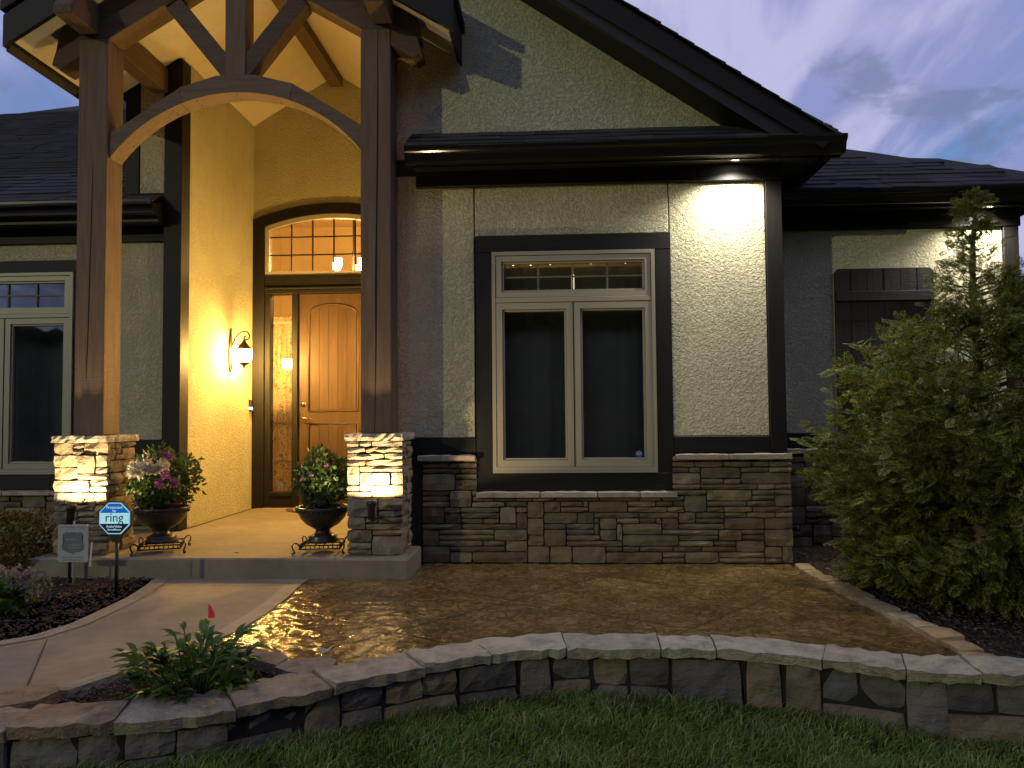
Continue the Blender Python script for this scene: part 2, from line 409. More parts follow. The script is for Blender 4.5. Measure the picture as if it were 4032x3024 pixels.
def stone(name, parent, mat, O, ea, eb, ec, wd, ht, dp, rough=.012, rnd=.012, cell=.07, mx=5, skew=.0):
    """rough-faced block: O = lower left of its face, ea along, eb up, ec outward"""
    ea, eb, ec, O = Vector(ea), Vector(eb), Vector(ec), Vector(O)
    nx = max(2, min(mx, round(wd/cell))); nb = max(2, min(3 if mx < 6 else 4, round(ht/cell)))
    V = []; F = []; idx = {}
    cs = [[(rng.uniform(-skew, skew), rng.uniform(-skew, skew)) for _ in range(2)] for _ in range(2)]
    for j in range(nb+1):
        for i in range(nx+1):
            u, v = i/nx, j/nb
            sx = sum(cs[p][q][0]*(u if p else 1-u)*(v if q else 1-v) for p in (0, 1) for q in (0, 1))
            sz = sum(cs[p][q][1]*(u if p else 1-u)*(v if q else 1-v) for p in (0, 1) for q in (0, 1))
            a = u*wd+sx; b = v*ht+sz; c = rng.uniform(-rough, rough)
            ed = (i in (0, nx)) or (j in (0, nb))
            if ed:
                c -= rnd; a += rng.uniform(-.25, .25)*rnd*.6; b += rng.uniform(-.25, .25)*rnd*.6
                if (i in (0, nx)) and (j in (0, nb)): c -= rnd*.5; a += (rnd*.35 if i == 0 else -rnd*.35); b += (rnd*.35 if j == 0 else -rnd*.35)
            else:
                a += rng.uniform(-.3, .3)*wd/nx*.6; b += rng.uniform(-.3, .3)*ht/nb*.6
            idx[i, j] = len(V); V.append(O+ea*a+eb*b+ec*c)
    for j in range(nb):
        for i in range(nx): F.append((idx[i, j], idx[i+1, j], idx[i+1, j+1], idx[i, j+1]))
    ring = [(i, 0) for i in range(nx)]+[(nx, j) for j in range(nb)]+[(i, nb) for i in range(nx, 0, -1)]+[(0, j) for j in range(nb, 0, -1)]
    k0 = len(V)
    for i, j in ring:
        p = V[idx[i, j]]; c = (p-O).dot(ec); V.append(p-ec*(c+dp))
    n = len(ring)
    for k in range(n):
        a, b = ring[k], ring[(k+1) % n]; F.append((idx[b], idx[a], k0+k, k0+(k+1) % n))
    return mesh(name, V, F, mat, parent)
def pack(W, H, u, widths, heights, mask=None):
    nx, nh = round(W/u), round(H/u); occ = np.zeros((nx, nh), bool); out = []
    if mask is not None:
        for i in range(nx):
            for j in range(nh):
                if not mask((i+.5)*u, (j+.5)*u): occ[i, j] = True
    for j in range(nh):
        for i in range(nx):
            if occ[i, j]: continue
            for _ in range(12):
                h = rng.choice(heights); ww = rng.choice(widths)
                if h >= 3 and ww > 6: ww = rng.choice((4, 5, 6))
                if h >= 2 and ww < 3: h = 1 if rng.random() < .5 else h
                a = 0
                while i+a < nx and a < ww and not occ[i+a, j]: a += 1
                if nx-(i+a) == 1 and a == ww and not occ[i+a:, j].any(): a += 1
                h = min(h, nh-j)
                if occ[i:i+a, j:j+h].any(): h = 1
                if nh-(j+h) == 0 or a > 1: break
            occ[i:i+a, j:j+h] = True; out.append((i*u, (i+a)*u, j*u, (j+h)*u))
    return out
X_, Y_, Z_ = (1, 0, 0), (0, 1, 0), (0, 0, 1)
def veneer(parent, mat, rects, O, ea, ec, dp=.05, j=.007, rough=.007, name='stone', rnd=.009, jut=.012):
    O = Vector(O); ea = Vector(ea); ec = Vector(ec); eb = Vector(Z_)
    for (a0, a1, b0, b1) in rects:
        o = O+ea*(a0+j/2)+eb*(b0+j/2)+ec*rng.uniform(-jut, jut)
        stone(name, parent, mat, o, ea, eb, ec, a1-a0-j, b1-b0-j, dp, rough, rnd)

exec_parts = []
# ================================================================== GROUND
def lawnz(x): return -.195-.035*min(max(x, -3), 3)
xs = [-220, -60, -20, -8]+[i*.5 for i in range(-12, 13)]+[8, 20, 60, 220]
ys = [-220, -60, -20, -6, -2]+[i*.5 for i in range(-2, 10)]+[8, 20, 60, 220]
V = [(x, y, lawnz(x)) for y in ys for x in xs]; nx = len(xs)
F = [(j*nx+i, j*nx+i+1, (j+1)*nx+i+1, (j+1)*nx+i) for j in range(len(ys)-1) for i in range(nx-1)]
struct(mesh('lawn', V, F, SOIL))

# retaining-wall line (front top edge) and its inner line
WF = [(-4.2, 2.72), (-3.2, 2.62), (-2.5, 2.60), (-1.96, 2.66), (-1.7, 2.69), (-1.53, 2.73), (-1.38, 2.79), (-1.23, 2.88), (-1.07, 2.99), (-.83, 3.20), (-.6, 3.38), (-.27, 3.57), (-.1, 3.635), (.12, 3.66), (.33, 3.66), (.55, 3.65), (.80, 3.64), (1.0, 3.60), (1.28, 3.48), (1.6, 3.36), (1.95, 3.32), (2.5, 3.34), (3.2, 3.42), (4.2, 3.55)]
def curve_resample(P, step):
    P = [Vector((*p, 0)) for p in P]; out = [P[0]]; acc = 0
    L_ = [0]
    for a, b in zip(P, P[1:]): L_.append(L_[-1]+(b-a).length)
    n = int(L_[-1]/step); res = []
    for k in range(n+1):
        s = k*step
        i = max(j for j in range(len(L_)) if L_[j] <= s+1e-9); i = min(i, len(P)-2)
        t = (s-L_[i])/(L_[i+1]-L_[i]); res.append(P[i].lerp(P[i+1], t))
    return res
WC = curve_resample(WF, .02)
WC = [sum((WC[min(max(i+k, 0), len(WC)-1)] for k in range(-6, 7)), Vector())/13 for i in range(len(WC))]
def wall_at(s):
    f = s/.02; i = int(min(max(f, 0), len(WC)-2)); p = WC[i].lerp(WC[i+1], f-i)
    t = (WC[min(i+2, len(WC)-1)]-WC[max(i-2, 0)]).normalized(); return p, t, Vector((-t.y, t.x, 0))
WLEN = (len(WC)-1)*.02

patio_in = [tuple((p+n*.12)[:2]) for p, t, n in (wall_at(s) for s in np.arange(1.2, WLEN, .15))]
pin = [p for p in patio_in if -1.12 < p[0] < 1.95]
walk_r = [(-1.73, 5.42), (-1.725, 5.21), (-1.69, 4.86), (-1.675, 4.43), (-1.69, 4.12), (-1.73, 3.94), (-1.84, 3.69)]
patio_poly = [(1.78, 5.99), (-1.02, 5.99), (-1.02, 5.43)]+walk_r+[(-1.55, 3.62), (-1.25, 3.52)]+pin+[(1.9, 3.75), (1.87, 4.3), (1.83, 4.7), (1.79, 5.2)]
pat = struct(prism('patio', patio_poly, -.4, -.004, PATIO, None, 'XY'))
def inside(poly, x, y):
    c = False; j = len(poly)-1
    for i in range(len(poly)):
        (xi, yi), (xj, yj) = poly[i], poly[j]
        if (yi > y) != (yj > y) and x < (xj-xi)*(y-yi)/(yj-yi)+xi: c = not c
        j = i
    return c
st_ = .016; gxn, gyn = int(3.9/st_), int(2.75/st_)
gz_ = nrg.normal(size=(gyn+1, gxn+1))*.0011
sm = gz_.copy()
for k in range(6): sm = (sm+np.roll(sm, 1, 0)+np.roll(sm, -1, 0)+np.roll(sm, 1, 1)+np.roll(sm, -1, 1))/5
gz_ = gz_+sm*9
gxx, gyy = np.meshgrid(-1.95+np.arange(gxn+1)*st_, 3.28+np.arange(gyn+1)*st_)
gxx = gxx+nrg.uniform(-.005, .005, gxx.shape); gyy = gyy+nrg.uniform(-.005, .005, gyy.shape)
T = []
for j in range(gyn):
    for i in range(gxn):
        if inside(patio_poly, gxx[j, i]+st_/2, gyy[j, i]+st_/2) and inside(patio_poly, gxx[j, i], gyy[j, i]) and inside(patio_poly, gxx[j+1, i+1], gyy[j+1, i+1]):
            a = j*(gxn+1)+i; T.append((a, a+1, a+gxn+2, a+gxn+1))
fast('stamped_surface', np.stack([gxx, gyy, gz_], -1).reshape(-1, 3), T, PATIO, pat)
walk_l = [(-3.9, 3.6), (-3.3, 3.74), (-2.86, 3.87), (-2.76, 3.97), (-2.70, 4.2), (-2.71, 4.55), (-2.73, 4.84), (-2.79, 5.16), (-2.86, 5.42)]
walk_rr = [(p[0]-.004, p[1]) for p in walk_r]+[(-1.98, 3.45), (-2.09, 3.24), (-2.2, 3.12), (-2.45, 2.95), (-3.0, 2.8), (-3.9, 2.78)]
struct(prism('walkway', walk_rr+walk_l, -.4, .0, CONCW, None, 'XY'))
def strip(name, line, wd, mat, z):
    V = []; P = [Vector((*p, 0)) for p in line]
    for i, p in enumerate(P):
        t = (P[min(i+1, len(P)-1)]-P[max(i-1, 0)]).normalized(); n = Vector((-t.y, t.x, 0))
        V += [(p.x, p.y, z), (p.x+n.x*wd, p.y+n.y*wd, z)]
    F = [(2*i, 2*i+2, 2*i+3, 2*i+1) for i in range(len(P)-1)]
    return mesh(name, V, F, mat)
struct(strip('walkway_border', walk_l, -.105, CONCB, .004))
struct(strip('walkway_border', walk_rr[1:7], -.105, CONCB, .004))
struct(mesh('walkway_joint', [(-2.63, 3.90, .0045), (-2.622, 3.895, .0045), (-2.197, 3.125, .0045), (-2.205, 3.12, .0045)], [(0, 1, 2, 3)], MORTAR))
struct(mesh('walkway_joint', [(-2.69, 5.17, .0045), (-1.84, 5.17, .0045), (-1.84, 5.178, .0045), (-2.69, 5.178, .0045)], [(0, 1, 2, 3)], MORTAR))
# planting beds
bedl = [(-9, 2.8), (-3.95, 3.55)]+[(p[0]-.003, p[1]) for p in walk_l[1:]]+[(-2.86, 5.415), (-3.80, 5.415), (-3.80, 6.9), (-9, 6.9)]
struct(prism('planting_bed', bedl, -.4, -.012, MULCHG, None, 'XY'))
struct(prism('planting_bed', [(1.80, 5.95), (1.80, 6.83), (6, 6.83), (6, 3.5), (1.98, 3.62), (1.95, 4.3), (1.88, 5.0)], -.4, -.015, MULCHG, None, 'XY'))
struct(prism('planting_bed', [(-2.1, 2.78), (-2.06, 3.16), (-1.96, 3.40), (-1.84, 3.66), (-1.5, 3.6), (-1.2, 3.42), (-1.12, 3.2), (-1.5, 2.86), (-1.9, 2.75)], -.4, -.03, MULCHG, None, 'XY'))
# porch slab
struct(prism('porch_slab', [(-3.80, 5.42), (-1.03, 5.42), (-1.03, 5.965), (-1.285, 5.965), (-1.285, 8.395), (-3.335, 8.395), (-3.335, 6.715), (-3.80, 6.715)], -.3, .14, CONC, None, 'XY', .012))

# ================================================================== HOUSE
H = thing('house', 'stucco house with dark trim boards, shingle roofs and ledge stone base', 'house', (0, 6.2, 0))
YM = 6.03
# ---- main front block
boxes('wall_core', [(-1.29, -.53, 6.062, 6.25, 0, 3.45), (.86, 1.785, 6.062, 6.25, 0, 3.45), (-.53, .86, 6.062, 6.25, 0, .64), (-.53, .86, 6.062, 6.25, 2.49, 3.45),
                     (-1.29, -1.24, 6.25, 8.6, 0, 5.0), (1.735, 1.785, 6.25, 9.5, 0, 3.3)], MORTAR, H)
for (x0, x1, z0, z1) in ((-1.233, -.612, .972, 3.06), (-.604, .918, 2.566, 3.06), (.926, 1.664, .972, 3.06)):
    box('stucco_panel', x0, x1, YM, 6.06, z0, z1, STUCCO, H, .005)
def rooft(x): return 3.19+.68*(2.05-x)
prism('gable_panel', [(-1.233, 3.2), (1.66, 3.2), (1.66, rooft(1.66)-.2), (-1.233, rooft(-1.233)-.2)], YM, 6.06, STUCCO, H)
# boards
box('corner_board', 1.666, 1.79, 6.005, 6.10, .862, 2.955, TRIM, H)
box('corner_board', -1.29, -1.235, 6.0, 6.10, .15, 5.0, TRIM, H)
box('band_board', -1.233, -.603, 6.012, 6.06, .845, .970, TRIM_H, H)
box('band_board', .933, 1.664, 6.012, 6.06, .845, .970, TRIM_H, H)
box('band_board', 1.666, 1.79, 6.008, 6.10, .845, .861, TRIM_H, H, .002)
box('frieze_board', -1.07, 1.80, 5.99, 6.06, 2.957, 3.09, TRIM_H, H)
for b in ((-.60, .93, 2.432, 2.562), (-.60, .93, .556, .692)):
    box('window_trim', b[0], b[1], 6.008, 6.07, b[2], b[3], TRIM_H, H)
for b in ((-.60, -.473), (.806, .93)):
    box('window_trim', b[0], b[1], 6.010, 6.07, .693, 2.431, TRIM, H)
# ---- pent eave with gutter across the block
box('soffit', -1.07, 2.14, 5.80, 5.99, 3.082, 3.10, SOFFITD, H, 0)
box('soffit', 1.80, 2.14, 5.992, 9.5, 3.082, 3.10, SOFFITD, H, 0)
GPROF = [(0, 0), (-.066, 0), (-.074, .003), (-.079, .010), (-.081, .030), (-.083, .045), (-.088, .057), (-.096, .068), (-.106, .076), (-.114, .081), (-.119, .088), (-.121, .098), (-.122, .118), (-.112, .118), (-.104, .10), (0, .10)]
def gutter(parent, x0, x1, yb, zb, s=1.06):
    return prism('gutter', [(yb+p[0]*s, zb+p[1]*s) for p in GPROF], x0, x1, GUTTER, parent, 'YZ')
box('fascia_board', -1.08, 2.16, 5.785, 5.80, 3.05, 3.22, TRIM_H, H, 0)
gutter(H, -1.10, 2.172, 5.783, 3.058)
prism('gutter', [(2.045-p[0]*1.06, 3.058+p[1]*1.06) for p in GPROF], 5.79, 9.5, GUTTER, H)
prism('eave_deck', [(5.70, 3.178), (6.03, 3.388), (6.03, 3.31), (5.80, 3.17)], -1.09, 2.12, SOFFITD, H, 'YZ')
# ---- main gable roof
prism('gable_roof', [(2.07, 3.20), (-1.35, rooft(-1.35)), (-1.35, rooft(-1.35)-.27), (1.80, rooft(1.80)-.27), (2.07, 3.10)], 5.70, 9.6, SOFFITD, H)
prism('rake_fascia', [(2.07, rooft(2.07)-.02), (-1.35, rooft(-1.35)-.02), (-1.35, rooft(-1.35)-.24), (2.0, rooft(2.0)-.14)], 5.675, 5.698, TRIM_H, H)
def shingle_mesh():
    me = bpy.data.meshes.new('shingle')
    me.from_pydata([(0, 0, 0), (1, 0, 0), (1, 1, 0), (0, 1, 0), (0, 0, 1), (1, 0, 1), (1, 1, .3), (0, 1, .3)], [], [(0, 1, 5, 4), (1, 2, 6, 5), (2, 3, 7, 6), (3, 0, 4, 7), (4, 5, 6, 7)])
    me.materials.append(SHINGLE); return me
SHM = shingle_mesh()
def shingles(parent, O, ex, eup, length, courses, expo=.14, wd=.33, inside=None):
    O = Vector(O); ex = Vector(ex).normalized(); eup = Vector(eup).normalized(); nn = ex.cross(eup)
    for c in range(courses):
        a = -rng.uniform(0, wd)
        while a < length:
            ww = wd*rng.uniform(.55, 1.25); a0 = max(a, 0); a1 = min(a+ww, length); a += ww
            if a1-a0 < .03: continue
            p = O+ex*a0+eup*(c*expo)
            if inside and not inside(p+ex*(a1-a0)/2+eup*expo/2): continue
            o = bpy.data.objects.new('shingle', SHM); COL.objects.link(o)
            th = rng.uniform(.009, .02); dn = rng.uniform(-.006, .006)
            m = Matrix(((ex*(a1-a0-.003)), eup*(expo+.04), nn*th)).transposed().to_4x4(); m.translation = p-eup*(.012+dn)+nn*.001
            parent_to(o, parent); o.matrix_basis = m
shingles(bpy.data.objects['eave_deck'], (-1.10, 5.665, 3.172), X_, (0, .33, .21), 3.24, 3, .125)
# rake-edge shingle ends (uneven line against the sky)
ed = Vector((-1, 0, .68)).normalized(); roof_o = bpy.data.objects['gable_roof']
p0 = Vector((2.10, 5.66, 3.175)); k = 0.
while k < 4.1:
    l = rng.uniform(.13, .2)
    o = bpy.data.objects.new('shingle', SHM); COL.objects.link(o); nn = Vector((.68, 0, 1)).normalized()
    m = Matrix((Vector((0, .5, 0)), ed*(l+.03), nn*rng.uniform(.012, .022))).transposed().to_4x4(); m.translation = p0+ed*k+nn*.004
    parent_to(o, roof_o); o.matrix_basis = m; k += l

# ---- window builder
def window(x0, x1, z0, z1, y, cols, tz0, tz1, label, sticker=False):
    wn_ = box('window', x0, x1, y, y+.03, z0, z0+.02, VINYL, H, .003); wn_['label'] = label
    W = wn_
    def ring(name, a0, a1, b0, b1, t, yy0, yy1, m=VINYL):
        boxes(name, [(a0, a1, yy0, yy1, b1-t, b1), (a0, a1, yy0, yy1, b0, b0+t), (a0, a0+t, yy0, yy1, b0+t, b1-t), (a1-t, a1, yy0, yy1, b0+t, b1-t)], m, W)
    xm = (x0+x1)/2
    ring('frame', x0, x1, z0+.02, z1, .028, y, y+.09)
    box('mullion', x0+.028, x1-.028, y+.004, y+.08, tz0-.055, tz0-.018, VINYL, W, .003)
    # transom light
    ring('transom_sash', x0+.034, x1-.034, tz0-.016, z1-.034, .042, y+.008, y+.07)
    ring('transom_bead', x0+.078, x1-.078, tz0+.028, z1-.078, .016, y+.026, y+.07)
    box('pane', x0+.09, x1-.09, y+.05, y+.056, tz0+.04, z1-.09, GLASS, W, 0)
    gx0, gx1, gz0, gz1 = x0+.094, x1-.094, tz0+.044, z1-.094
    bars = []
    for k in range(1, cols): xx = gx0+(gx1-gx0)*k/cols; bars.append((xx-.007, xx+.007, y+.040, y+.048, gz0, gz1))
    for b_ in bars: box('muntin', *b_, GRILLE, W, 0)
    box('muntin', gx0, gx1, y+.0405, y+.0475, (gz0+gz1)/2-.006, (gz0+gz1)/2+.006, GRILLE, W, 0)
    # two casements
    zt = tz0-.06
    for a0, a1 in ((x0+.03, xm-.004), (xm+.004, x1-.03)):
        ring('sash', a0, a1, z0+.05, zt, .05, y+.006, y+.07)
        ring('glazing_bead', a0+.052, a1-.052, z0+.102, zt-.052, .014, y+.022, y+.068)
        box('pane', a0+.062, a1-.062, y+.05, y+.056, z0+.112, zt-.062, GLASS, W, 0)
    box('mullion', xm-.0035, xm+.0035, y+.002, y+.08, z0+.05, zt, CAVITY, W, 0)
    return W
W1 = window(-.471, .803, .693, 2.431, 5.995, 4, 2.085, 2.43, 'tan framed window between the portico and the lit corner')
W2 = window(-5.70, -4.405, .64, 2.50, 6.815, 4, 2.135, 2.50, 'tan framed window left of the portico')
def octagon(name, c, r, th, mat, parent, y, n=8):
    P = [(c[0]+r*math.cos(R(22.5+45*k)), c[1]+r*math.sin(R(22.5+45*k))) for k in range(n)]
    return prism(name, P, y, y+th, mat, parent)
def text(name, s, loc, size, mat, parent, rot=(R(90), 0, 0), sx=1., ex=.0008):
    c = bpy.data.curves.new(name, 'FONT'); c.body = s; c.size = size; c.align_x = 'CENTER'; c.align_y = 'CENTER'; c.extrude = ex; c.resolution_u = 4
    c.materials.append(mat); o = bpy.data.objects.new(name, c); COL.objects.link(o); parent_to(o, parent)
    me = bpy.data.meshes.new_from_object(o); COL.objects.unlink(o); bpy.data.objects.remove(o)
    o = bpy.data.objects.new(name, me); COL.objects.link(o); parent_to(o, parent)
    if not me.materials: me.materials.append(mat)
    o.matrix_basis = Matrix.LocRotScale(Vector(loc), Matrix.Rotation(rot[0], 3, 'X'), Vector((sx, 1, 1))); return o
s1 = octagon('sticker', (.665, .838), .027, .0015, STICK, W1, 6.042); s1['label'] = 'small blue octagonal security sticker'
text('sticker_print', 'ADT', (.665, 6.0415, .838), .022, WHITEPL, W1)

# ---- stone veneer of the main block
sv = boxes('stone_veneer', [(-1.02, 1.785, 6.012, 6.061, 0, .79)], MORTAR, H)
U = .043
def mk(a, b):
    x = -1.02+a
    return b < .80 if (x < -.605 or x > .93) else b < .515
veneer(sv, LEDGE, pack(2.82, .80, U, (3, 4, 5, 6, 7, 8, 10), (1, 1, 1, 1, 2, 2, 3), mk), (-1.025, 5.978, .003), X_, (0, -1, 0), .05)
def caps(x0, x1, y0, z, depth, parent, seg=.42, th=.042):
    a = x0
    while a < x1-.02:
        l = min(rng.uniform(.75, 1.3)*seg, x1-a)
        if x1-a-l < .12: l = x1-a
        stone('ledge_cap', parent, CAPM, (a+.002, y0, z), X_, Y_, Z_, l-.004, depth, th, .0025, .006, .05, 8)
        stone('ledge_cap', parent, CAPM, (a+.002, y0+.004, z-th), X_, Z_, (0, -1, 0), l-.004, th-.006, .03, .007, .006, .04, 8)
        a += l
caps(-1.06, -.605, 5.945, .838, .115, sv); caps(.935, 1.81, 5.945, .838, .115, sv); caps(-.603, .943, 5.945, .553, .12, sv)

# ---- right wing, set back
YR = 6.83
boxes('wall_core', [(1.79, 4.03, YR+.032, 7.1, -.1, 2.95), (3.98, 4.03, 7.1, 9.5, -.1, 2.95)], MORTAR, H)
box('stucco_panel', 1.79, 3.905, YR, YR+.03, .965, 2.78, STUCCO, H, .005)
box('corner_board', 3.907, 4.035, YR-.022, YR+.05, -.1, 2.742, TRIM, H)
box('band_board', 1.79, 3.905, YR-.016, YR+.03, .835, .963, TRIM_H, H)
box('frieze_board', 1.79, 4.05, YR-.03, YR+.03, 2.744, 2.90, TRIM_H, H)
box('soffit', 1.80, 4.42, 6.62, YR-.03, 2.895, 2.91, SOFFITD, H, 0)
box('fascia_board', 2.1, 4.46, 6.605, 6.62, 2.87, 3.03, TRIM_H, H, 0)
gutter(H, 1.95, 4.48, 6.603, 2.885)
rw = mesh('wing_roof', [(1.9, 6.50, 3.01), (4.5, 6.50, 3.01), (4.16, 6.91, 3.25), (3.70, 7.45, 3.56), (3.45, 7.49, 3.585), (3.22, 7.74, 3.73), (3.01, 7.93, 3.84), (1.9, 8.95, 4.43), (4.5, 10.2, 3.01), (1.9, 10.2, 4.43)],
          [(0, 1, 2, 3, 4, 5, 6, 7), (1, 8, 2), (2, 8, 3), (3, 8, 4), (4, 8, 5), (5, 8, 6), (6, 8, 9, 7)], SHINGLE, H)
def in_r(p): return p.y+.09 < np.interp(p.x+.17, [1.9, 3.01, 3.22, 3.45, 3.70, 4.16, 4.5], [8.95, 7.93, 7.74, 7.49, 7.45, 6.91, 6.50])
shingles(rw, (1.95, 6.485, 3.008), X_, (0, 1, .58), 2.55, 12, .145, .36, in_r)
vr = boxes('stone_veneer', [(1.79, 3.9, YR+.002, YR+.032, -.1, .80)], MORTAR, H)
veneer(vr, LEDGE, pack(1.46, .88, .0535, (2, 3, 3, 4, 5, 6), (1, 1, 2, 2, 3)), (1.80, YR-.03, -.085), X_, (0, -1, 0), .05)
caps(1.80, 3.2, YR-.06, .836, .075, vr)
# shutter with battens
S_ = boxes('shutter', [(2.47, 3.30, YR-.012, YR+.002, .62, 2.37)], SHUTTER, H); S_['label'] = 'dark plank shutter with two battens'
for k in range(6):
    xa = 2.462+k*.1405
    P = [(xa, .62), (xa+.136, .62), (xa+.136, 2.395), (xa, 2.395)] if 0 < k < 5 else ([(xa, .62), (xa+.136, .62), (xa+.136, 2.395), (xa+.03, 2.395), (xa, 2.365)] if k == 0 else [(xa, .62), (xa+.136, .62), (xa+.136, 2.365), (xa+.106, 2.395), (xa, 2.395)])
    prism('plank', P, YR-.034-rng.uniform(0, .003), YR-.013, SHUTTER, S_)
for z in (2.11, 1.47, .80): box('batten', 2.47, 3.29, YR-.058, YR-.037, z, z+.085, SHUTTER, S_, .003)

# ---- left wing
YL = 6.85
boxes('wall_core', [(-4.35, -3.50, YL+.032, 7.1, 0, 2.95), (-8.5, -5.75, YL+.032, 7.1, 0, 2.95), (-5.75, -4.35, YL+.032, 7.1, 0, .6), (-5.75, -4.35, YL+.032, 7.1, 2.54, 2.95)], MORTAR, H)
box('stucco_panel', -4.27, -3.505, YL, YL+.03, .948, 2.80, STUCCO, H, .005)
box('stucco_panel', -5.83, -4.277, YL, YL+.03, 2.615, 2.80, STUCCO, H, .005)
box('stucco_panel', -8.5, -5.84, YL, YL+.03, .948, 2.80, STUCCO, H, .005)
box('band_board', -4.27, -3.505, YL-.016, YL+.03, .80, .946, TRIM_H, H)
box('frieze_board', -8.5, -3.505, YL-.03, YL+.03, 2.768, 2.90, TRIM_H, H)
for b in ((-5.83, -4.275, 2.502, 2.61), (-5.83, -4.275, .50, .638)): box('window_trim', b[0], b[1], YL-.022, YL+.03, b[2], b[3], TRIM_H, H)
for b in ((-5.83, -5.703), (-4.402, -4.275)): box('window_trim', b[0], b[1], YL-.02, YL+.03, .64, 2.50, TRIM, H)
prism('soffit', [(6.62, 2.90), (YL, 2.90), (YL, 3.22), (6.62, 3.06)], -8.5, -3.505, SOFFITD, H, 'YZ')
gutter(H, -8.5, -3.505, 6.62, 2.945)
lr = mesh('wing_roof', [(-12, 6.50, 3.03), (-3.505, 6.50, 3.03), (-3.505, 9.5, 4.77), (-6.64, 13.2, 6.92), (-7.9, 12.3, 6.40), (-8.68, 11.53, 5.95), (-12, 8.2, 4.02)], [(0, 1, 2, 3, 4, 5, 6)], SHINGLE, H)
shingles(lr, (-6.6, 6.485, 3.028), X_, (0, 1, .58), 3.09, 9, .145, .36)
V = []; T = []
for c in range(9, 42):
    yy = 6.485+c*.145*.865; zz = 3.028+c*.145*.5017; xa = -12.
    while xa < -3.51:
        ww = rng.uniform(.2, .5); xb = min(xa+ww-.004, -3.508); h = rng.uniform(.010, .022); o = len(V); e = rng.uniform(-.006, .006)
        if yy < 13.2-(-6.64-xb)*1.0 and yy < 9.4+(-3.505-xb)*1.15:
            V += [(xa, yy-.01+e, zz-.006), (xb, yy-.01+e, zz-.006), (xb, yy-.01-h*.5, zz+h*.85-.006), (xa, yy-.01-h*.5, zz+h*.85-.006), (xb, yy+.16, zz+.098), (xa, yy+.16, zz+.098)]
            T += [[o, o+1, o+2, o+3], [o+3, o+2, o+4, o+5]]
        xa += ww
oc = fast('shingle_courses', V, T, SHINGLE, lr); oc['kind'] = 'stuff'
vl = boxes('stone_veneer', [(-8.5, -3.505, YL+.002, YL+.032, 0, .45), (-4.27, -3.505, YL+.003, YL+.031, .45, .77)], MORTAR, H)
veneer(vl, LEDGE, pack(1.9, .45, .056, (3, 4, 5, 6), (1, 2, 2)), (-6.1, YL-.03, .003), X_, (0, -1, 0), .05)
veneer(vl, LEDGE, pack(.73, .76, .056, (2, 3, 4, 5), (1, 2, 2)), (-4.245, YL-.03, .003), X_, (0, -1, 0), .05)
caps(-5.83, -4.27, YL-.07, .497, .085, vl); caps(-4.26, -3.51, YL-.07, .80, .085, vl)

# ---- entry recess
box('corner_board', -3.50, -3.336, 6.715, 6.88, .142, 4.42, TRIM, H)
boxes('wall_core', [(-3.86, -3.502, 6.762, 7.1, 2.9, 4.30), (-3.60, -3.375, 6.88, 8.6, 0, 4.4)], MORTAR, H)
box('stucco_panel', -3.735, -3.503, 6.73, 6.76, 3.0, 4.26, STUCCO, H, .004)
box('corner_board', -3.87, -3.737, 6.72, 6.80, 2.95, 4.25, TRIM, H)
prism('stucco_panel', [(6.885, .141), (8.40, .141), (8.40, 4.46), (6.885, 4.46)], -3.374, -3.34, STUCCO, H, 'YZ')
prism('stucco_panel', [(6.10, .141), (8.40, .141), (8.40, 4.36), (6.10, 4.36)], -1.288, -1.2905, STUCCO, H, 'YZ')
XD = -2.436
def arch_band(name, outer, inner, y0, y1, mat, parent):
    V = []; F = []; n = len(outer)
    for (x, z), (u, v) in zip(outer, inner): V += [(x, y0, z), (u, y0, v), (u, y1, v), (x, y1, z)]
    for i in range(n-1):
        a, b = 4*i, 4*i+4
        for e in range(4): F.append((a+e, a+(e+1) % 4, b+(e+1) % 4, b+e))
    F += [(0, 1, 2, 3), (4*n-4, 4*n-1, 4*n-2, 4*n-3)]
    return mesh(name, V, F, mat, parent)
def arch(hw, zs, rise, n=18):
    Rr = (hw*hw+rise*rise)/(2*rise); a = math.asin(hw/Rr)
    return [(XD+Rr*math.sin(-a+2*a*k/n), zs+rise-Rr+Rr*math.cos(-a+2*a*k/n)) for k in range(n+1)]
oa = arch(.904, 3.36, .175)
arch_band('door_wall', [(x, 5.03-.61*abs(x+2.40)) for x, z in oa], oa, 8.401, 8.55, STUCCO, H)
prism('door_wall', [(-1.531, .145), (-1.29, .145), (-1.29, 4.36), (-1.531, 4.50)], 8.401, 8.55, STUCCO, H)
# door surround
E_ = thing_door = box('door_surround', -3.338, -3.207, 8.375, 8.55, .145, 3.28, TRIM, H, .004); E_['label'] = 'dark arched door surround'
box('casing', -1.665, -1.534, 8.375, 8.55, .145, 3.28, TRIM, E_)
ia = arch(.771, 3.285, .132)
arch_band('casing', oa, ia, 8.375, 8.55, TRIM_H, E_)
for xa, xb, sg in ((-3.338, -3.207, 1), (-1.665, -1.534, -1)):
    prism('casing', [(xa, 3.2805), (xb, 3.2805), (xb, 3.286) if sg > 0 else (xb, 3.36), (xa, 3.36) if sg > 0 else (xa, 3.286)], 8.3755, 8.549, TRIM, E_)
box('transom_bar', -3.205, -1.667, 8.385, 8.55, 2.60, 2.728, TRIM_H, E_)
box('transom_bar', -3.205, -1.667, 8.365, 8.55, 2.572, 2.598, TRIM_H, E_, .006)
box('transom_bar', -3.205, -1.667, 8.392, 8.55, 2.527, 2.57, TRIM_H, E_)
ib = arch(.726, 3.245, .124)
arch_band('transom_frame', ia, ib, 8.40, 8.47, VINYLD, E_)
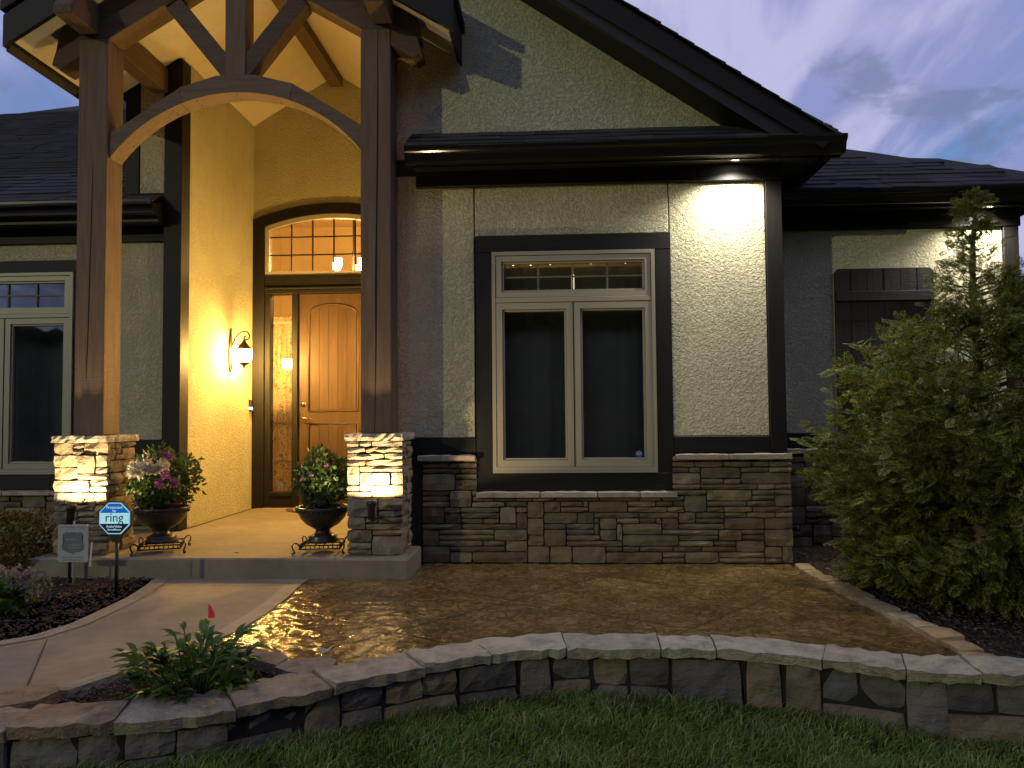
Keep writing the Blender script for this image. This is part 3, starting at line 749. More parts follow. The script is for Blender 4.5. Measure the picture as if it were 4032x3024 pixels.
boxes('transom_frame', [(-3.205, -3.162, 8.40, 8.47, 2.776, 3.27), (-1.71, -1.667, 8.40, 8.47, 2.776, 3.27), (-3.205, -1.667, 8.40, 8.47, 2.73, 2.7755)], VINYLD, E_)
prism('pane', [(-3.162, 2.776)]+ib+[(-1.71, 2.776)], 8.435, 8.441, GLASSD, E_)
def archz(x): 
    Rr = (.726**2+.124**2)/(.248); return 3.245+.124-Rr+math.sqrt(Rr*Rr-(x-XD)**2)
for x in (XD-.483, XD-.2415, XD, XD+.2415, XD+.483): box('muntin', x-.008, x+.008, 8.443, 8.455, 2.776, archz(x), GRILLE, E_, 0)
for z in (3.172, 2.969): box('muntin', -3.16, -1.712, 8.4435, 8.4545, z-.007, z+.007, GRILLE, E_, 0)
for sx in (1, -1):
    def mx(a, b): a, b = XD+sx*(a-XD), XD+sx*(b-XD); return (min(a, b), max(a, b))
    a, b = mx(-3.205, -3.145); box('sidelight_stile', a, b, 8.40, 8.52, .145, 2.526, TRIM, E_)
    a, b = mx(-2.897, -2.834); box('sidelight_stile', a, b, 8.395, 8.53, .145, 2.526, TRIM, E_)
    a, b = mx(-3.144, -2.898); box('sidelight_rail', a, b, 8.402, 8.52, .145, .27, TRIM_H, E_); box('sidelight_rail', a, b, 8.39, 8.52, .271, .318, TRIM_H, E_)
    box('pane', a, b, 8.455, 8.461, .319, 2.525, GLASSD, E_, 0)
octagon('sticker', (-3.03, .40), .026, .0015, STICK, E_, 8.45)
box('threshold', -2.833, -2.04, 8.36, 8.5, .141, .165, BRONZE, E_, .003)
# door leaf
D_ = box('door', -2.83, -2.042, 8.43, 8.475, .168, 2.522, DOORWOOD, H, .003); D_['label'] = 'warm brown wooden door with an arched plank panel'
pa = [(x, z) for x, z in ((XD+.262*math.cos(t)*1.0, 2.30+.10*math.sin(t)) for t in [math.pi*k/14 for k in range(15)])]
def doorpanel(z0, top):
    for k in range(5):
        xa = XD-.258+k*.1034
        zt = (lambda x: 2.285+.105*math.sqrt(max(0, 1-((x-XD)/.28)**2))) if top else (lambda x: 1.06)
        prism('plank', [(xa, z0), (xa+.1005, z0), (xa+.1005, zt(xa+.1005)), (xa+.05, zt(xa+.05)), (xa, zt(xa))], 8.424, 8.4295, DOORWOOD, D_)
doorpanel(1.225, True); doorpanel(.33, False)
def molding(pts):
    tube('panel_moulding', [(x, 8.428, z) for x, z in pts], .011, DOORWOOD, D_, 6)
zarc = [(XD+.275*c, 2.285+.118*math.sqrt(max(0, 1-c*c*.98))) for c in [-1+2*k/12 for k in range(13)]]
molding([(XD-.275, 1.21)]+zarc+[(XD+.275, 1.21), (XD-.275, 1.21)])
molding([(XD-.275, .315), (XD-.275, 1.072), (XD+.275, 1.072), (XD+.275, .315), (XD-.275, .315)])
lathe('deadbolt', [(.0, -.02), (.028, -.018), (.03, 0), (.0, .0)], (0, 0, 0), NICKEL, D_, 16).matrix_basis = Matrix.Translation((-2.775, 8.425, 1.29)) @ Matrix.Rotation(R(90), 4, 'X')
box('lock_plate', -2.80, -2.755, 8.418, 8.429, 1.08, 1.20, NICKEL, D_, .004)
tube('door_lever', [(-2.777, 8.425, 1.135), (-2.777, 8.38, 1.135), (-2.765, 8.372, 1.134), (-2.70, 8.37, 1.128), (-2.655, 8.372, 1.115)], [.012, .011, .011, .009, .006], NICKEL, D_, 8)

# ---- vaulted ceiling of the recess (tongue and groove seen as one cream plane)
def ceilz(x): return 5.0-.60*abs(x+2.40)
def slab(name, x0, x1, y0, y1, mat, parent, th=.02, dz=0.):
    z0, z1 = ceilz(x0)+dz, ceilz(x1)+dz
    V = [(x0, y0, z0), (x1, y0, z1), (x1, y1, z1), (x0, y1, z0), (x0, y0, z0+th), (x1, y0, z1+th), (x1, y1, z1+th), (x0, y1, z0+th)]
    return mesh(name, V, [(0, 1, 2, 3), (4, 7, 6, 5), (0, 4, 5, 1), (1, 5, 6, 2), (2, 6, 7, 3), (3, 7, 4, 0)], mat, parent)

# ---- hall behind the door
boxes('hall_room', [(-4.6, -4.5, 8.6, 12.6, .1, 4.3), (-.6, -.5, 8.6, 12.6, .1, 4.3), (-4.6, -.5, 12.5, 12.6, .1, 4.3), (-4.6, -.5, 8.551, 12.6, .05, .1), (-4.6, -.5, 8.6, 12.6, 4.3, 4.4),
                     (-4.6, -3.36, 8.56, 8.6, .1, 4.3), (-1.52, -.5, 8.56, 8.6, .1, 4.3), (-3.36, -1.52, 8.56, 8.6, 3.56, 4.3)], WALLIN, H)
boxes('front_room', [(-1.2, -1.15, 6.26, 9.4, .1, 2.9), (1.68, 1.73, 6.26, 9.4, .1, 2.9), (-1.2, 1.73, 9.4, 9.45, .1, 2.9), (-1.2, 1.73, 6.26, 9.45, 2.9, 2.95), (-1.2, 1.73, 6.26, 9.45, .05, .1)], WALLIN, H)
boxes('front_room', [(-6.4, -6.35, 7.11, 9.4, .1, 2.9), (-3.9, -3.85, 7.11, 9.4, .1, 2.9), (-6.4, -3.85, 9.4, 9.45, .1, 2.9), (-6.4, -3.85, 7.11, 9.45, 2.9, 2.95), (-6.4, -3.85, 7.11, 9.45, .05, .1)], WALLIN, H)

# ================================================================== PORTICO
PT = thing('portico', 'gabled timber entrance portico with arched brace on two stone pillars', 'portico', (-2.4, 5.73, .14))
XC = -2.395
for x0 in (-3.61, -1.42):
    box('post', x0, x0+.228, 5.62, 5.845, 1.02, 4.06, TIMBER_V, PT, .006)
def crack(x, pts):
    V = []; F = []
    for i, (dxx, z, wd) in enumerate(pts): V += [(x+dxx-wd, 5.6185, z), (x+dxx+wd, 5.6185, z)]
    F = [(2*i, 2*i+1, 2*i+3, 2*i+2) for i in range(len(pts)-1)]
    return mesh('drying_crack', V, F, CAVITY, PT)
crack(-1.31, [(.02, 4.05, .001), (.022, 3.6, .004), (.018, 3.1, .006), (.012, 2.6, .006), (.006, 2.1, .008), (.006, 1.7, .006), (.0, 1.3, .003), (-.004, 1.03, .002)])
crack(-3.50, [(.012, 3.1, .001), (.008, 2.7, .004), (.0, 2.3, .004), (-.004, 1.9, .005), (-.012, 1.6, .004), (-.016, 1.42, .001)])
PITCH = .585
def chz(d): return 4.645-PITCH*d
for s in (-1, 1):
    P = [(XC+s*0.0, chz(0)), (XC+s*1.375, chz(1.375)), (XC+s*1.44, chz(1.44)+.075), (XC+s*1.405, chz(1.405)+.172), (XC, chz(0)+.172)]
    prism('rafter_chord', P, 5.63, 5.835, TIMBER, PT, bev=.005)
    P = [(XC+s*.02, chz(.02)+.175), (XC+s*1.43, chz(1.43)+.175), (XC+s*1.40, chz(1.40)+.325), (XC+s*.02, chz(.02)+.325)]
    prism('upper_rafter', P, 5.66, 5.80, TIMBER, PT, bev=.004)
    a = Vector((XC+s*.085, 3.83)); b = Vector((XC+s*.50, 4.345)); dr = (b-a).normalized(); pn = Vector((-dr.y, dr.x))*.068
    prism('strut', [tuple(a-dr*.16+pn), tuple(a-dr*.16-pn), tuple(b+pn*-1), tuple(b+pn)], 5.655, 5.80, TIMBER, PT, bev=.004)
    # plate beam carried by the post, nose cut at the front
    xa = XC+s*1.147
    x0, x1 = (xa-.071, xa+.071)
    prism('plate_beam', [(5.31, 4.105), (6.73 if s < 0 else 6.02, 4.105), (6.73 if s < 0 else 6.02, 4.33), (5.42, 4.33), (5.31, 4.175)], x0, x1, TIMBER_Y, PT, 'YZ', .005)
box('king_post', -2.475, -2.315, 5.645, 5.81, 3.74, 4.72, TIMBER_V, PT, .005)
prism('ridge_beam', [(-2.465, 4.855), (-2.325, 4.855), (-2.325, 4.96), (-2.395, 5.0), (-2.465, 4.96)], 5.5, 8.398, TIMBER_Y, PT)
# arched brace: round below, faceted above, three pieces
ahw, azs, ars = .982, 3.135, .487
Ra = (ahw**2+ars**2)/(2*ars); aa = math.asin(ahw/Ra)
def apt(t): th = -aa+2*aa*t; return (XC+Ra*math.sin(th), azs+ars-Ra+Ra*math.cos(th))
top = [(XC-.982, 3.33), (XC-.43, 3.675), (XC-.15, 3.755), (XC+.15, 3.755), (XC+.45, 3.675), (XC+.982, 3.335)]
def seg(t0, t1, tp, n=8): return [apt(t0+(t1-t0)*k/n) for k in range(n+1)]+tp[::-1]
prism('arch_brace', seg(0, .31, [top[0], top[1]]), 5.645, 5.815, ARCHWOOD, PT, bev=.003)
prism('arch_brace', seg(.3105, .6895, [top[1], top[2], top[3], top[4]]), 5.643, 5.817, ARCHWOOD, PT, bev=.003)
prism('arch_brace', seg(.69, 1, [top[4], top[5]]), 5.645, 5.815, ARCHWOOD, PT, bev=.003)
for t_ in (.08, .27, .36, .5, .64, .73, .92):
    p = apt(t_)
    for yy in (5.69, 5.77):
        lathe('screw_plug', [(0, -.002), (.007, -.002), (.007, .004)], (p[0], yy, p[1]), CAVITY, PT, 8)
# roof: cream soffit boards below, dark fascia in front
YF0 = 5.47
for s in (-1, 1):
    slab('soffit', XC, XC+s*1.66, YF0+.02, 6.70 if s < 0 else 6.0, CREAM, PT)
    slab('ceiling', XC, XC+s*(.965 if s < 0 else 1.10), 6.701 if s < 0 else 6.001, 8.40, CREAM, PT)
    prism('fascia_board', [(XC, 5.25), (XC+s*1.70, ceilz(XC+s*1.70)+.20), (XC+s*1.70, ceilz(XC+s*1.70)-.04), (XC+s*1.66, ceilz(XC+s*1.66)-.035), (XC, 4.965)], YF0-.02, YF0+.018, TRIM_H, PT)
    prism('fascia_board', [(XC+s*1.661, ceilz(XC+s*1.66)-.035), (XC+s*1.70, ceilz(XC+s*1.70)-.06), (XC+s*1.70, ceilz(XC+s*1.70)+.17), (XC+s*1.661, ceilz(XC+s*1.66)+.17)], YF0+.02, 6.70 if s < 0 else 6.0, TRIM, PT)
    mesh('roof', [(XC, YF0-.03, 5.32), (XC+s*1.72, YF0-.03, 5.32-.6*1.72), (XC+s*1.72, 9.0, 5.32-.6*1.72), (XC, 9.0, 5.32), (XC, YF0-.03, 5.25), (XC+s*1.72, YF0-.03, 5.25-.6*1.72), (XC+s*1.72, 9.0, 5.25-.6*1.72), (XC, 9.0, 5.25)],
         [(0, 1, 2, 3), (4, 7, 6, 5), (0, 4, 5, 1), (1, 5, 6, 2), (2, 6, 7, 3)], SHINGLE, PT)
# stone pillars
def pillar(cx, label):
    hw, y0, y1 = .205, 5.52, 5.95
    c = box('stone_pillar', cx-hw+.045, cx+hw-.045, y0+.045, y1-.045, .141, .965, MORTAR, PT, 0); c['label'] = label
    u = .0458
    veneer(c, PILSTONE, pack(2*hw, .824, u, (2, 3, 3, 4, 5, 6), (1, 2, 2, 3)), (cx-hw, y0, .143), X_, (0, -1, 0), .045, .007, .011, 'stone', .010, .011)
    veneer(c, PILSTONE, pack(y1-y0-.045, .824, u, (2, 3, 4, 5, 8), (1, 2, 2, 2)), (cx+hw, y0+.047, .143), Y_, (1, 0, 0), .045, .007, .009, 'stone', .010, .010)
    veneer(c, PILSTONE, pack(y1-y0-.045, .824, u, (3, 4, 5, 8), (2, 2, 3)), (cx-hw, y1, .143), (0, -1, 0), (-1, 0, 0), .045, .007, .009, 'stone', .010, .010)
    for O, ea, ec, l in (((cx-hw-.012, y0-.014, .968), X_, (0, -1, 0), 2*hw+.024), ((cx+hw+.012, y0-.014, .968), Y_, (1, 0, 0), y1-y0+.02), ((cx-hw-.012, y1+.006, .968), (0, -1, 0), (-1, 0, 0), y1-y0+.02)):
        stone('pillar_cap', c, CAPM, O, ea, Z_, ec, l, .05, .06, .010, .006, .03, 14)
    box('pillar_cap', cx-hw-.006, cx+hw+.006, y0-.006, y1, .97, 1.0175, CAPM, c, .004)
pillar(-3.495, 'stone pillar under the left post'); pillar(-1.295, 'stone pillar under the right post')

# ================================================================== LIGHTS ON THE HOUSE
def spot(name, loc, aim, size, blend, power, col, parent, rad=.02):
    l = bpy.data.lights.new(name, 'SPOT'); l.energy = power; l.color = col; l.spot_size = R(size); l.spot_blend = blend; l.shadow_soft_size = rad
    o = bpy.data.objects.new(name, l); COL.objects.link(o); parent_to(o, parent); o.location = loc
    o.rotation_euler = (Vector(aim)-Vector(loc)).to_track_quat('-Z', 'Y').to_euler(); return o
def soffit_light(x, y, z, label, power):
    t = thing('soffit_light', label, 'light', (x, y, z), 'recessed lights in the eaves')
    lathe('trim_ring', [(.047, -.001), (.058, -.004), (.062, .0), (.047, .0)], (x, y, z), WHITEPL, t, 24)
    lathe('lens', [(.0, -.003), (.047, -.003)], (x, y, z), emit('led_lens', (1, .93, .72), 22), t, 24, False)
    spot('led', (x, y, z-.012), (x, y-.02, z-1), 144, .75, power, (1, .94, .82), t, .03)
soffit_light(1.412, 5.848, 3.081, 'lit round soffit light over the stucco corner beside the window', 150)
soffit_light(3.72, 6.70, 2.894, 'lit round soffit light of the set back wing above the cedar', 150)

def lantern(cx, cyy, cz, s, label):
    """s=+1: bracket on the wall to its left"""
    t = thing('wall_lantern', label, 'lantern', (cx-s*.14, cyy, cz), 'lanterns flanking the door')
    xw = cx-s*.148
    V = []
    P = [(cyy-.028, cz-.17), (cyy-.05, cz-.05), (cyy-.035, cz+.10), (cyy, cz+.26), (cyy+.035, cz+.10), (cyy+.05, cz-.05), (cyy+.028, cz-.17), (cyy, cz-.20)]
    prism('back_plate', P, xw+s*.002, xw+s*.014, BRONZE, t, 'YZ')
    def sc(pts): return [(cx+s*a, cyy, cz+b) for a, b in pts]
    arm = [(-.135, -.02), (-.125, .07), (-.10, .15), (-.06, .20), (-.01, .225), (.035, .215), (.058, .18), (.05, .145), (.02, .135), (-.002, .15), (.004, .172), (.02, .172)]
    tube('scroll_arm', sc(arm), .008, BRONZE, t, 8)
    tube('scroll_arm', sc([(-.11, .12), (-.075, .135), (-.045, .115), (-.045, .09), (-.065, .085), (-.07, .10)]), .006, BRONZE, t, 6)
    tube('scroll_arm', sc([(-.135, -.02), (-.12, -.09), (-.128, -.14), (-.14, -.17)]), .007, BRONZE, t, 6)
    lathe('lantern_roof', [(.010, .140), (.016, .125), (.028, .105), (.052, .075), (.070, .050), (.076, .040), (.072, .034), (0, .034)], (cx, cyy, cz), BRONZE, t, 20)
    lathe('glass_shade', [(.078, .030), (.080, .0), (.072, -.06), (.055, -.095), (.0, -.096)], (cx, cyy, cz), emit('lantern_glow', (1, .575, .14), LANT), t, 20)
    lathe('bottom_finial', [(.058, -.094), (.060, -.103), (.035, -.118), (.016, -.135), (.008, -.15), (.012, -.158), (.0, -.168)], (cx, cyy, cz), BRONZE, t, 18)
LANT = 950
lantern(-3.185, 7.78, 1.815, 1, 'lit bronze scroll arm lantern on the left wall beside the door')
lantern(-1.44, 7.78, 1.815, -1, 'lit bronze lantern on the right wall of the entry behind the post')
def uplight(head, aim, label, power, stake=None):
    h = Vector(head); d = (Vector(aim)-h).normalized()
    t = thing('uplight', label, 'spotlight', (h.x, h.y, 0 if stake else .15), 'uplights aimed at the stone pillars')
    o = lathe('lamp_housing', [(.0, -.115), (.024, -.112), (.026, -.02), (.033, -.015), (.034, .02), (.030, .022), (.028, -.004), (.0, -.006)], (0, 0, 0), BRONZE, t, 18)
    o.matrix_basis = Matrix.Translation(h) @ d.to_track_quat('Z', 'Y').to_matrix().to_4x4()
    o2 = lathe('lens', [(.0, .0), (.027, .0)], (0, 0, 0), emit('uplight_lens', (1, .83, .52), 30), t, 16, False); o2.matrix_basis = o.matrix_basis
    if stake: tube('stake', [h-d*.06, (h.x, h.y-.01, h.z-.10), (h.x, h.y-.01, -.06)], .011, BRONZE, t, 8)
    else: tube('bracket', [h-d*.08, h-d*.09+Vector((0, .05, -.02)), (h.x+.015, 5.53, h.z-.12)], .012, BRONZE, t, 8)
    spot('bulb', h+d*.026, aim, 168, .12, power, (1, .75, .40), t, .022)
uplight((-3.44, 5.345, .51), (-3.45, 5.50, 1.6), 'dark ground spotlight behind the grey yard sign', 62, True)
uplight((-1.275, 5.35, .535), (-1.285, 5.50, 1.6), 'tubular spotlight mounted on the right pillar', 62, False)

# chandelier in the hall
CH = thing('chandelier', 'lit chandelier with white cup shades seen through the arched transom', 'chandelier', (-2.66, 10.0, 3.0))
lathe('canopy', [(0, 4.29), (.07, 4.285), (.06, 4.25), (.012, 4.24), (.012, 3.35), (.03, 3.3), (.012, 3.25), (.012, 3.05), (.03, 3.0), (0, 2.97)], (-2.62, 10.0, 0), BRONZE, CH, 12)
glow = emit('shade_glow', (1, .60, .20), 280)
for k in range(5):
    a = R(20+72*k); px_, py_ = -2.62+.26*math.cos(a), 10+.26*math.sin(a)
    tube('arm', [(-2.62, 10, 3.02), (-2.62+.13*math.cos(a), 10+.13*math.sin(a), 2.97), (px_, py_, 3.04)], .008, BRONZE, CH, 6)
    lathe('shade', [(.028, 3.06), (.045, 3.10), (.05, 3.2), (.048, 3.2), (.0, 3.19)], (px_, py_, 0), glow, CH, 12)

# ================================================================== CURTAINS, STRING LIGHTS
def curtain(x0, x1, z0, z1, y, label, gap=None):
    V = []; F = []; n = 160
    for i in range(n+1):
        x = x0+(x1-x0)*i/n; yy = y+.010*math.sin(x*23+2.3*math.sin(x*5.3))+.004*math.sin(x*61+math.sin(x*9))
        V += [(x, yy, z0), (x, yy+.01, z1)]
        if i and not (gap and gap[0] < x < gap[1]): F.append((2*i-2, 2*i, 2*i+1, 2*i-1))
    o = mesh('curtain', V, F, CURT, None, True); tag(o, label, 'curtain'); return o
curtain(-.62, .95, .3, 2.36, 6.30, 'grey pleated curtain behind the window right of the portico', (.172, .190))
curtain(-5.9, -4.2, .3, 2.40, 7.16, 'grey pleated curtain behind the window left of the portico')
SLT = thing('string_lights', 'row of tiny warm bulbs hung inside the top of the window', 'string lights', (.2, 6.2, 2.36))
tube('wire', [(-.5+.05*k, 6.2, 2.412+.004*math.sin(k*2.1)) for k in range(28)], .002, BLACKP, SLT, 4)
eb = emit('fairy_bulb', (1, .78, .42), 3)
for k, x in enumerate((-.31, -.168, -.01, .214, .319, .469, .596, .726)):
    lathe('bulb', [(0, -.014), (.008, -.010), (.010, 0), (.006, .010), (0, .012)], (x, 6.2, 2.371+(.0, .0, .002, .006, .003, .006, .003, .006)[k]), eb, SLT, 10)
il = bpy.data.lights.new('table_lamp_bulb', 'POINT'); il.energy = 14; il.color = (1, .75, .42); il.shadow_soft_size = .08
TL = thing('floor_lamp', 'tall shaded lamp in the front room glimpsed through the curtain gap', 'lamp', (.245, 8.4, .1))
lathe('lamp_base', [(0, .1), (.14, .1), (.14, .12), (.015, .14), (.015, 2.3), (0, 2.31)], (.245, 8.4, 0), BRONZE, TL, 14)
lathe('lamp_shade', [(.20, 2.25), (.13, 2.66)], (.245, 8.4, 0), emit('lamp_shade_glow', (1, .78, .45), 2.6), TL, 20)
lo = bpy.data.objects.new('bulb', il); COL.objects.link(lo); parent_to(lo, TL); lo.location = (.245, 8.4, 2.45)

# sidelight lace with bamboo print
def lacemat():
    m, N, L, P = newmat('bamboo_lace'); co = coords(N)
    s = nz(N, L, co, 5, 2, .5, (9, 1, .55)); st = ramp(N, L, s, [(.52, 0.), (.56, 1.)])
    lf = nz(N, L, co, 26, 3, .6, (1.5, 1, .8), 1.5); le = ramp(N, L, lf, [(.55, 0.), (.6, 1.)])
    k = math_(N, L, 'MAXIMUM', math_(N, L, 'MULTIPLY', st, .35), le)
    c = mixc(N, L, k, (.50, .40, .27), (.14, .08, .035))
    L.new(c, P.inputs['Base Color']); P.inputs['Roughness'].default_value = .9
    t = N.new('ShaderNodeBsdfTranslucent'); L.new(c, t.inputs['Color'])
    mx = N.new('ShaderNodeMixShader'); mx.inputs[0].default_value = .45
    L.new(P.outputs[0], mx.inputs[1]); L.new(t.outputs[0], mx.inputs[2]); L.new(mx.outputs[0], N['Material Output'].inputs['Surface'])
    return m
LACE = lacemat()
for sx, lab in ((1, 'printed lace panel behind the sidelight left of the door'), (-1, 'printed lace panel behind the sidelight right of the door')):
    a, b = sorted((XD+sx*(-3.15-XD), XD+sx*(-2.89-XD)))
    lp = thing('lace_panel', lab, 'curtain', (a, 8.49, .3), 'lace panels in the sidelights')
    V = []; F = []; n = 24
    for i in range(n+1):
        x = a+(b-a)*i/n; V += [(x, 8.492+.004*math.sin(i*1.3), .3), (x, 8.492+.004*math.sin(i*1.3), 2.275+.006*math.sin(i*1.9))]
        if i: F.append((2*i-2, 2*i, 2*i+1, 2*i-1))
    mesh('fabric', V, F, LACE, lp)
    boxes('hem', [(a, b, 8.483, 8.487, z, z+.022) for z in (2.20, 1.065, .64)], WHITEP, lp)

# ================================================================== PORCH THINGS
db = thing('doorbell', 'small black doorbell with a lit white ring on the stucco wall', 'doorbell', (-3.31, 8.30, 1.27))
box('body', -3.338, -3.312, 8.285, 8.335, 1.21, 1.34, BLACKP, db, .004)
V, F = tubegeo([(-3.31, 8.31+.014*math.cos(a), 1.245+.014*math.sin(a)) for a in [2*math.pi*k/16 for k in range(17)]], .003, 5)
mesh('button_ring', V, F, emit('ring_glow', (.75, .8, 1), 5), db)
# front face of the camera doorbell as seen from the walk
V, F = tubegeo([(-3.325+.0095*math.cos(a), 8.283, 1.248+.0125*math.sin(a)) for a in [2*math.pi*k/16 for k in range(17)]], .0028, 5)
mesh('button_ring', V, F, bpy.data.materials['ring_glow'], db)
dm = thing('doormat', 'half round coir doormat at the front door', 'doormat', (-2.44, 8.3, .14))
half = [(XD+.48*math.cos(math.pi+math.pi*k/20), 8.33+.40*math.sin(math.pi+math.pi*k/20)) for k in range(21)]
prism('border', half, .1415, .150, MATR, dm, 'XY')
prism('pile', [(XD+(x-XD)*.86, 8.325+(y-8.33)*.86) for x, y in half], .1505, .158, MATM, dm, 'XY')

def stand(cx, cyy, label, rot):
    t = thing('plant_stand', label, 'plant stand', (cx, cyy, .14), 'iron stands under the urns')
    c, s = math.cos(rot), math.sin(rot)
    def g(x, y, z): return (cx+x*c-y*s, cyy+x*s+y*c, z)
    L_ = []
    for z in (.178, .205):
        q = [g(x, y, z) for x, y in ((-.145, -.145), (.145, -.145), (.145, .145), (-.145, .145), (-.145, -.145))]
        L_.append((q, .0055))
    for k in range(9):
        u = -.13+k*.0325
        for a in ((u, -.145), (u, .145), (-.145, u), (.145, u)): L_.append(([g(*a, .178), g(a[0], a[1], .205)], .004))
    for u in (-.09, -.03, .03, .09): L_.append(([g(u, -.145, .206), g(u, .145, .206)], .004))
    tubes('tray_frame', L_, IRON, t)
    for sx in (-1, 1):
        for sy in (-1, 1):
            pr = [(.0, .20), (.02, .222), (.045, .228), (.062, .212), (.058, .19), (.045, .172), (.040, .155), (.048, .146), (.058, .150), (.058, .160), (.050, .162)]
            tube('leg', [g(sx*(.142+a*.72), sy*(.142+a*.72), z+.0) for a, z in pr], .0055, IRON, t, 6)
def urn(cx, cyy, label):
    t = thing('urn', label, 'urn', (cx, cyy, .21), 'dark pedestal urns on the porch')
    z = .211
    lathe('bowl', [(0, .0), (.115, .0), (.118, .018), (.10, .028), (.108, .04), (.085, .052), (.058, .07), (.052, .09), (.075, .105), (.125, .135), (.165, .18), (.185, .225), (.190, .25), (.188, .252), (.172, .235), (.15, .205), (.0, .19)], (cx, cyy, z), URNM, t, 36)
    lathe('rim', [(.184, .238), (.200, .246), (.203, .258), (.196, .266), (.184, .262), (.180, .248)], (cx, cyy, z), URNM, t, 36)
    V = []; F = []
    for k in range(30):
        a = 2*math.pi*k/30; p = Vector((cx+.19*math.cos(a), cyy+.19*math.sin(a), z+.232))
        v, f = [p+Vector(d)*.009 for d in ((1, 0, 0), (0, 1, 0), (-1, 0, 0), (0, -1, 0), (0, 0, 1), (0, 0, -1.4))], [(0, 1, 4), (1, 2, 4), (2, 3, 4), (3, 0, 4), (1, 0, 5), (2, 1, 5), (3, 2, 5), (0, 3, 5)]
        o = len(V); V += v; F += [tuple(i+o for i in q) for q in f]
    mesh('bead_row', V, F, URNM, t)
    lathe('soil', [(0, .205), (.165, .205)], (cx, cyy, z), MULCHG, t, 24, False)
UL, UR = (-2.965, 5.71), (-1.735, 5.73)
stand(*UL, 'black scrolled iron stand under the left urn', .35); stand(*UR, 'black scrolled iron stand under the urn by the right pillar', .12)
urn(*UL, 'dark beaded urn in front of the yellow wall, left side of porch'); urn(*UR, 'dark urn next to the right stone pillar')

def leaf_cloud(n, center, radii, size, mat, name, parent, asp=.45, up=.3, seed=0, surf=.55, fold=.25, zmin=None):
    """n pointed leaves spread through an ellipsoid, facing mostly outwards"""
    g = np.random.default_rng(seed); c = np.array(center); rd = np.array(radii)
    d = g.normal(size=(n, 3)); d /= np.linalg.norm(d, axis=1)[:, None]
    lump = 1+.16*np.sin(d[:, 0]*5+seed)+.13*np.sin(d[:, 1]*7+seed*2)+.10*np.sin(d[:, 2]*9+d[:, 0]*4)
    r = (surf+(1-surf)*g.random(n)**.6)*lump
    P = c+d*r[:, None]*rd
    if zmin is not None: P[:, 2] = np.maximum(P[:, 2], zmin+g.random(n)*.04)
    ax = d*.8+g.normal(size=(n, 3))*.55; ax[:, 2] += up; ax /= np.linalg.norm(ax, axis=1)[:, None]
    t = g.normal(size=(n, 3)); sd = np.cross(ax, t); sd /= np.linalg.norm(sd, axis=1)[:, None]; nn = np.cross(sd, ax)
    L_ = size*(.55+.9*g.random(n)); Wd = L_*asp
    L1 = L_[:, None]; W1_ = Wd[:, None]
    a = P; m1 = P+ax*L1*.45+sd*W1_*.5+nn*L1*fold*.3; m2 = P+ax*L1*.45-sd*W1_*.5+nn*L1*fold*.3; mid = P+ax*L1*.5; tip = P+ax*L1-nn*L1*fold*.35
    Vv = np.stack([a, m1, tip, m2, mid], 1).reshape(-1, 3); b = np.arange(n)[:, None]*5
    T = np.concatenate([b+np.array([[0, 1, 4]]), b+np.array([[1, 2, 4]]), b+np.array([[2, 3, 4]]), b+np.array([[3, 0, 4]])], 0)
    return fast(name, Vv, T, mat, parent)
def blossoms(name, pts, rad, mat, parent, petals=70):
    for k, p in enumerate(pts):
        leaf_cloud(petals, p, (rad*.45, rad*.45, rad*.4), rad*.62, mat, name, parent, .55, .15, 900+k, .3, .1)
def potplant(cx, cyy, label, cat, seed, rad, h, n):
    t = thing('flowering_plant', label, cat, (cx, cyy, .42), 'flowering plants in the urns')
    leaf_cloud(n, (cx, cyy, .46+h*.55), (rad, rad*.9, h*.52), .044, LEAFL, 'foliage', t, .52, .1, seed, .4)
    L_ = []
    for k in range(16):
        a = rng.uniform(0, 6.28); q = rad*rng.uniform(.3, .85)
        L_.append(([(cx+.02*math.cos(a), cyy+.02*math.sin(a), .42), (cx+q*.5*math.cos(a), cyy+q*.5*math.sin(a), .46+h*.35), (cx+q*math.cos(a), cyy+q*math.sin(a), .46+h*rng.uniform(.5, .9))], .004))
    tubes('stems', L_, LEAF, t, 4); return t
pl = potplant(*UL, 'bushy plant with white and purple blooms in the left urn', 'potted plant', 3, .235, .40, 2100)
def upt(vx, vy, y):   # a point seen in the photograph's 2212-pixel frame, at depth y
    f = 3028*2212/4032; d = fw*f+rr*(vx-1106)-uu*(vy-829.5); t = y/d.y; return Vector((0, 0, 1.14))+d*t
blossoms('purple_flower', [upt(363, 986, 5.42), upt(357, 1027, 5.35), upt(345, 1047, 5.33), upt(373, 1044, 5.34)], .042, PURPLE, pl)
blossoms('white_flower', [upt(294, 1008, 5.38), upt(316, 1002, 5.41), upt(322, 1016, 5.36), upt(334, 1012, 5.37), upt(288, 1020, 5.37), upt(352, 1004, 5.40), upt(309, 1012, 5.36), upt(300, 1024, 5.36)], .055, WHITEP, pl)
pr_ = potplant(*UR, 'dense green plant with few purple buds in the right urn', 'potted plant', 9, .215, .37, 2000)
blossoms('purple_flower', [upt(705, 1004, 5.48), upt(652, 1034, 5.47), upt(672, 1026, 5.46)], .018, PURPLE, pr_)
nurs = lathe('nursery_pot', [(0, 0), (.036, 0), (.045, .07), (.05, .07), (.05, .085), (.043, .085), (.04, .06), (0, .055)], (UL[0]+.115, UL[1]-.03, .425), TERRA, None, 20)
tag(nurs, 'small terracotta pot tucked into the left urn', 'pot')

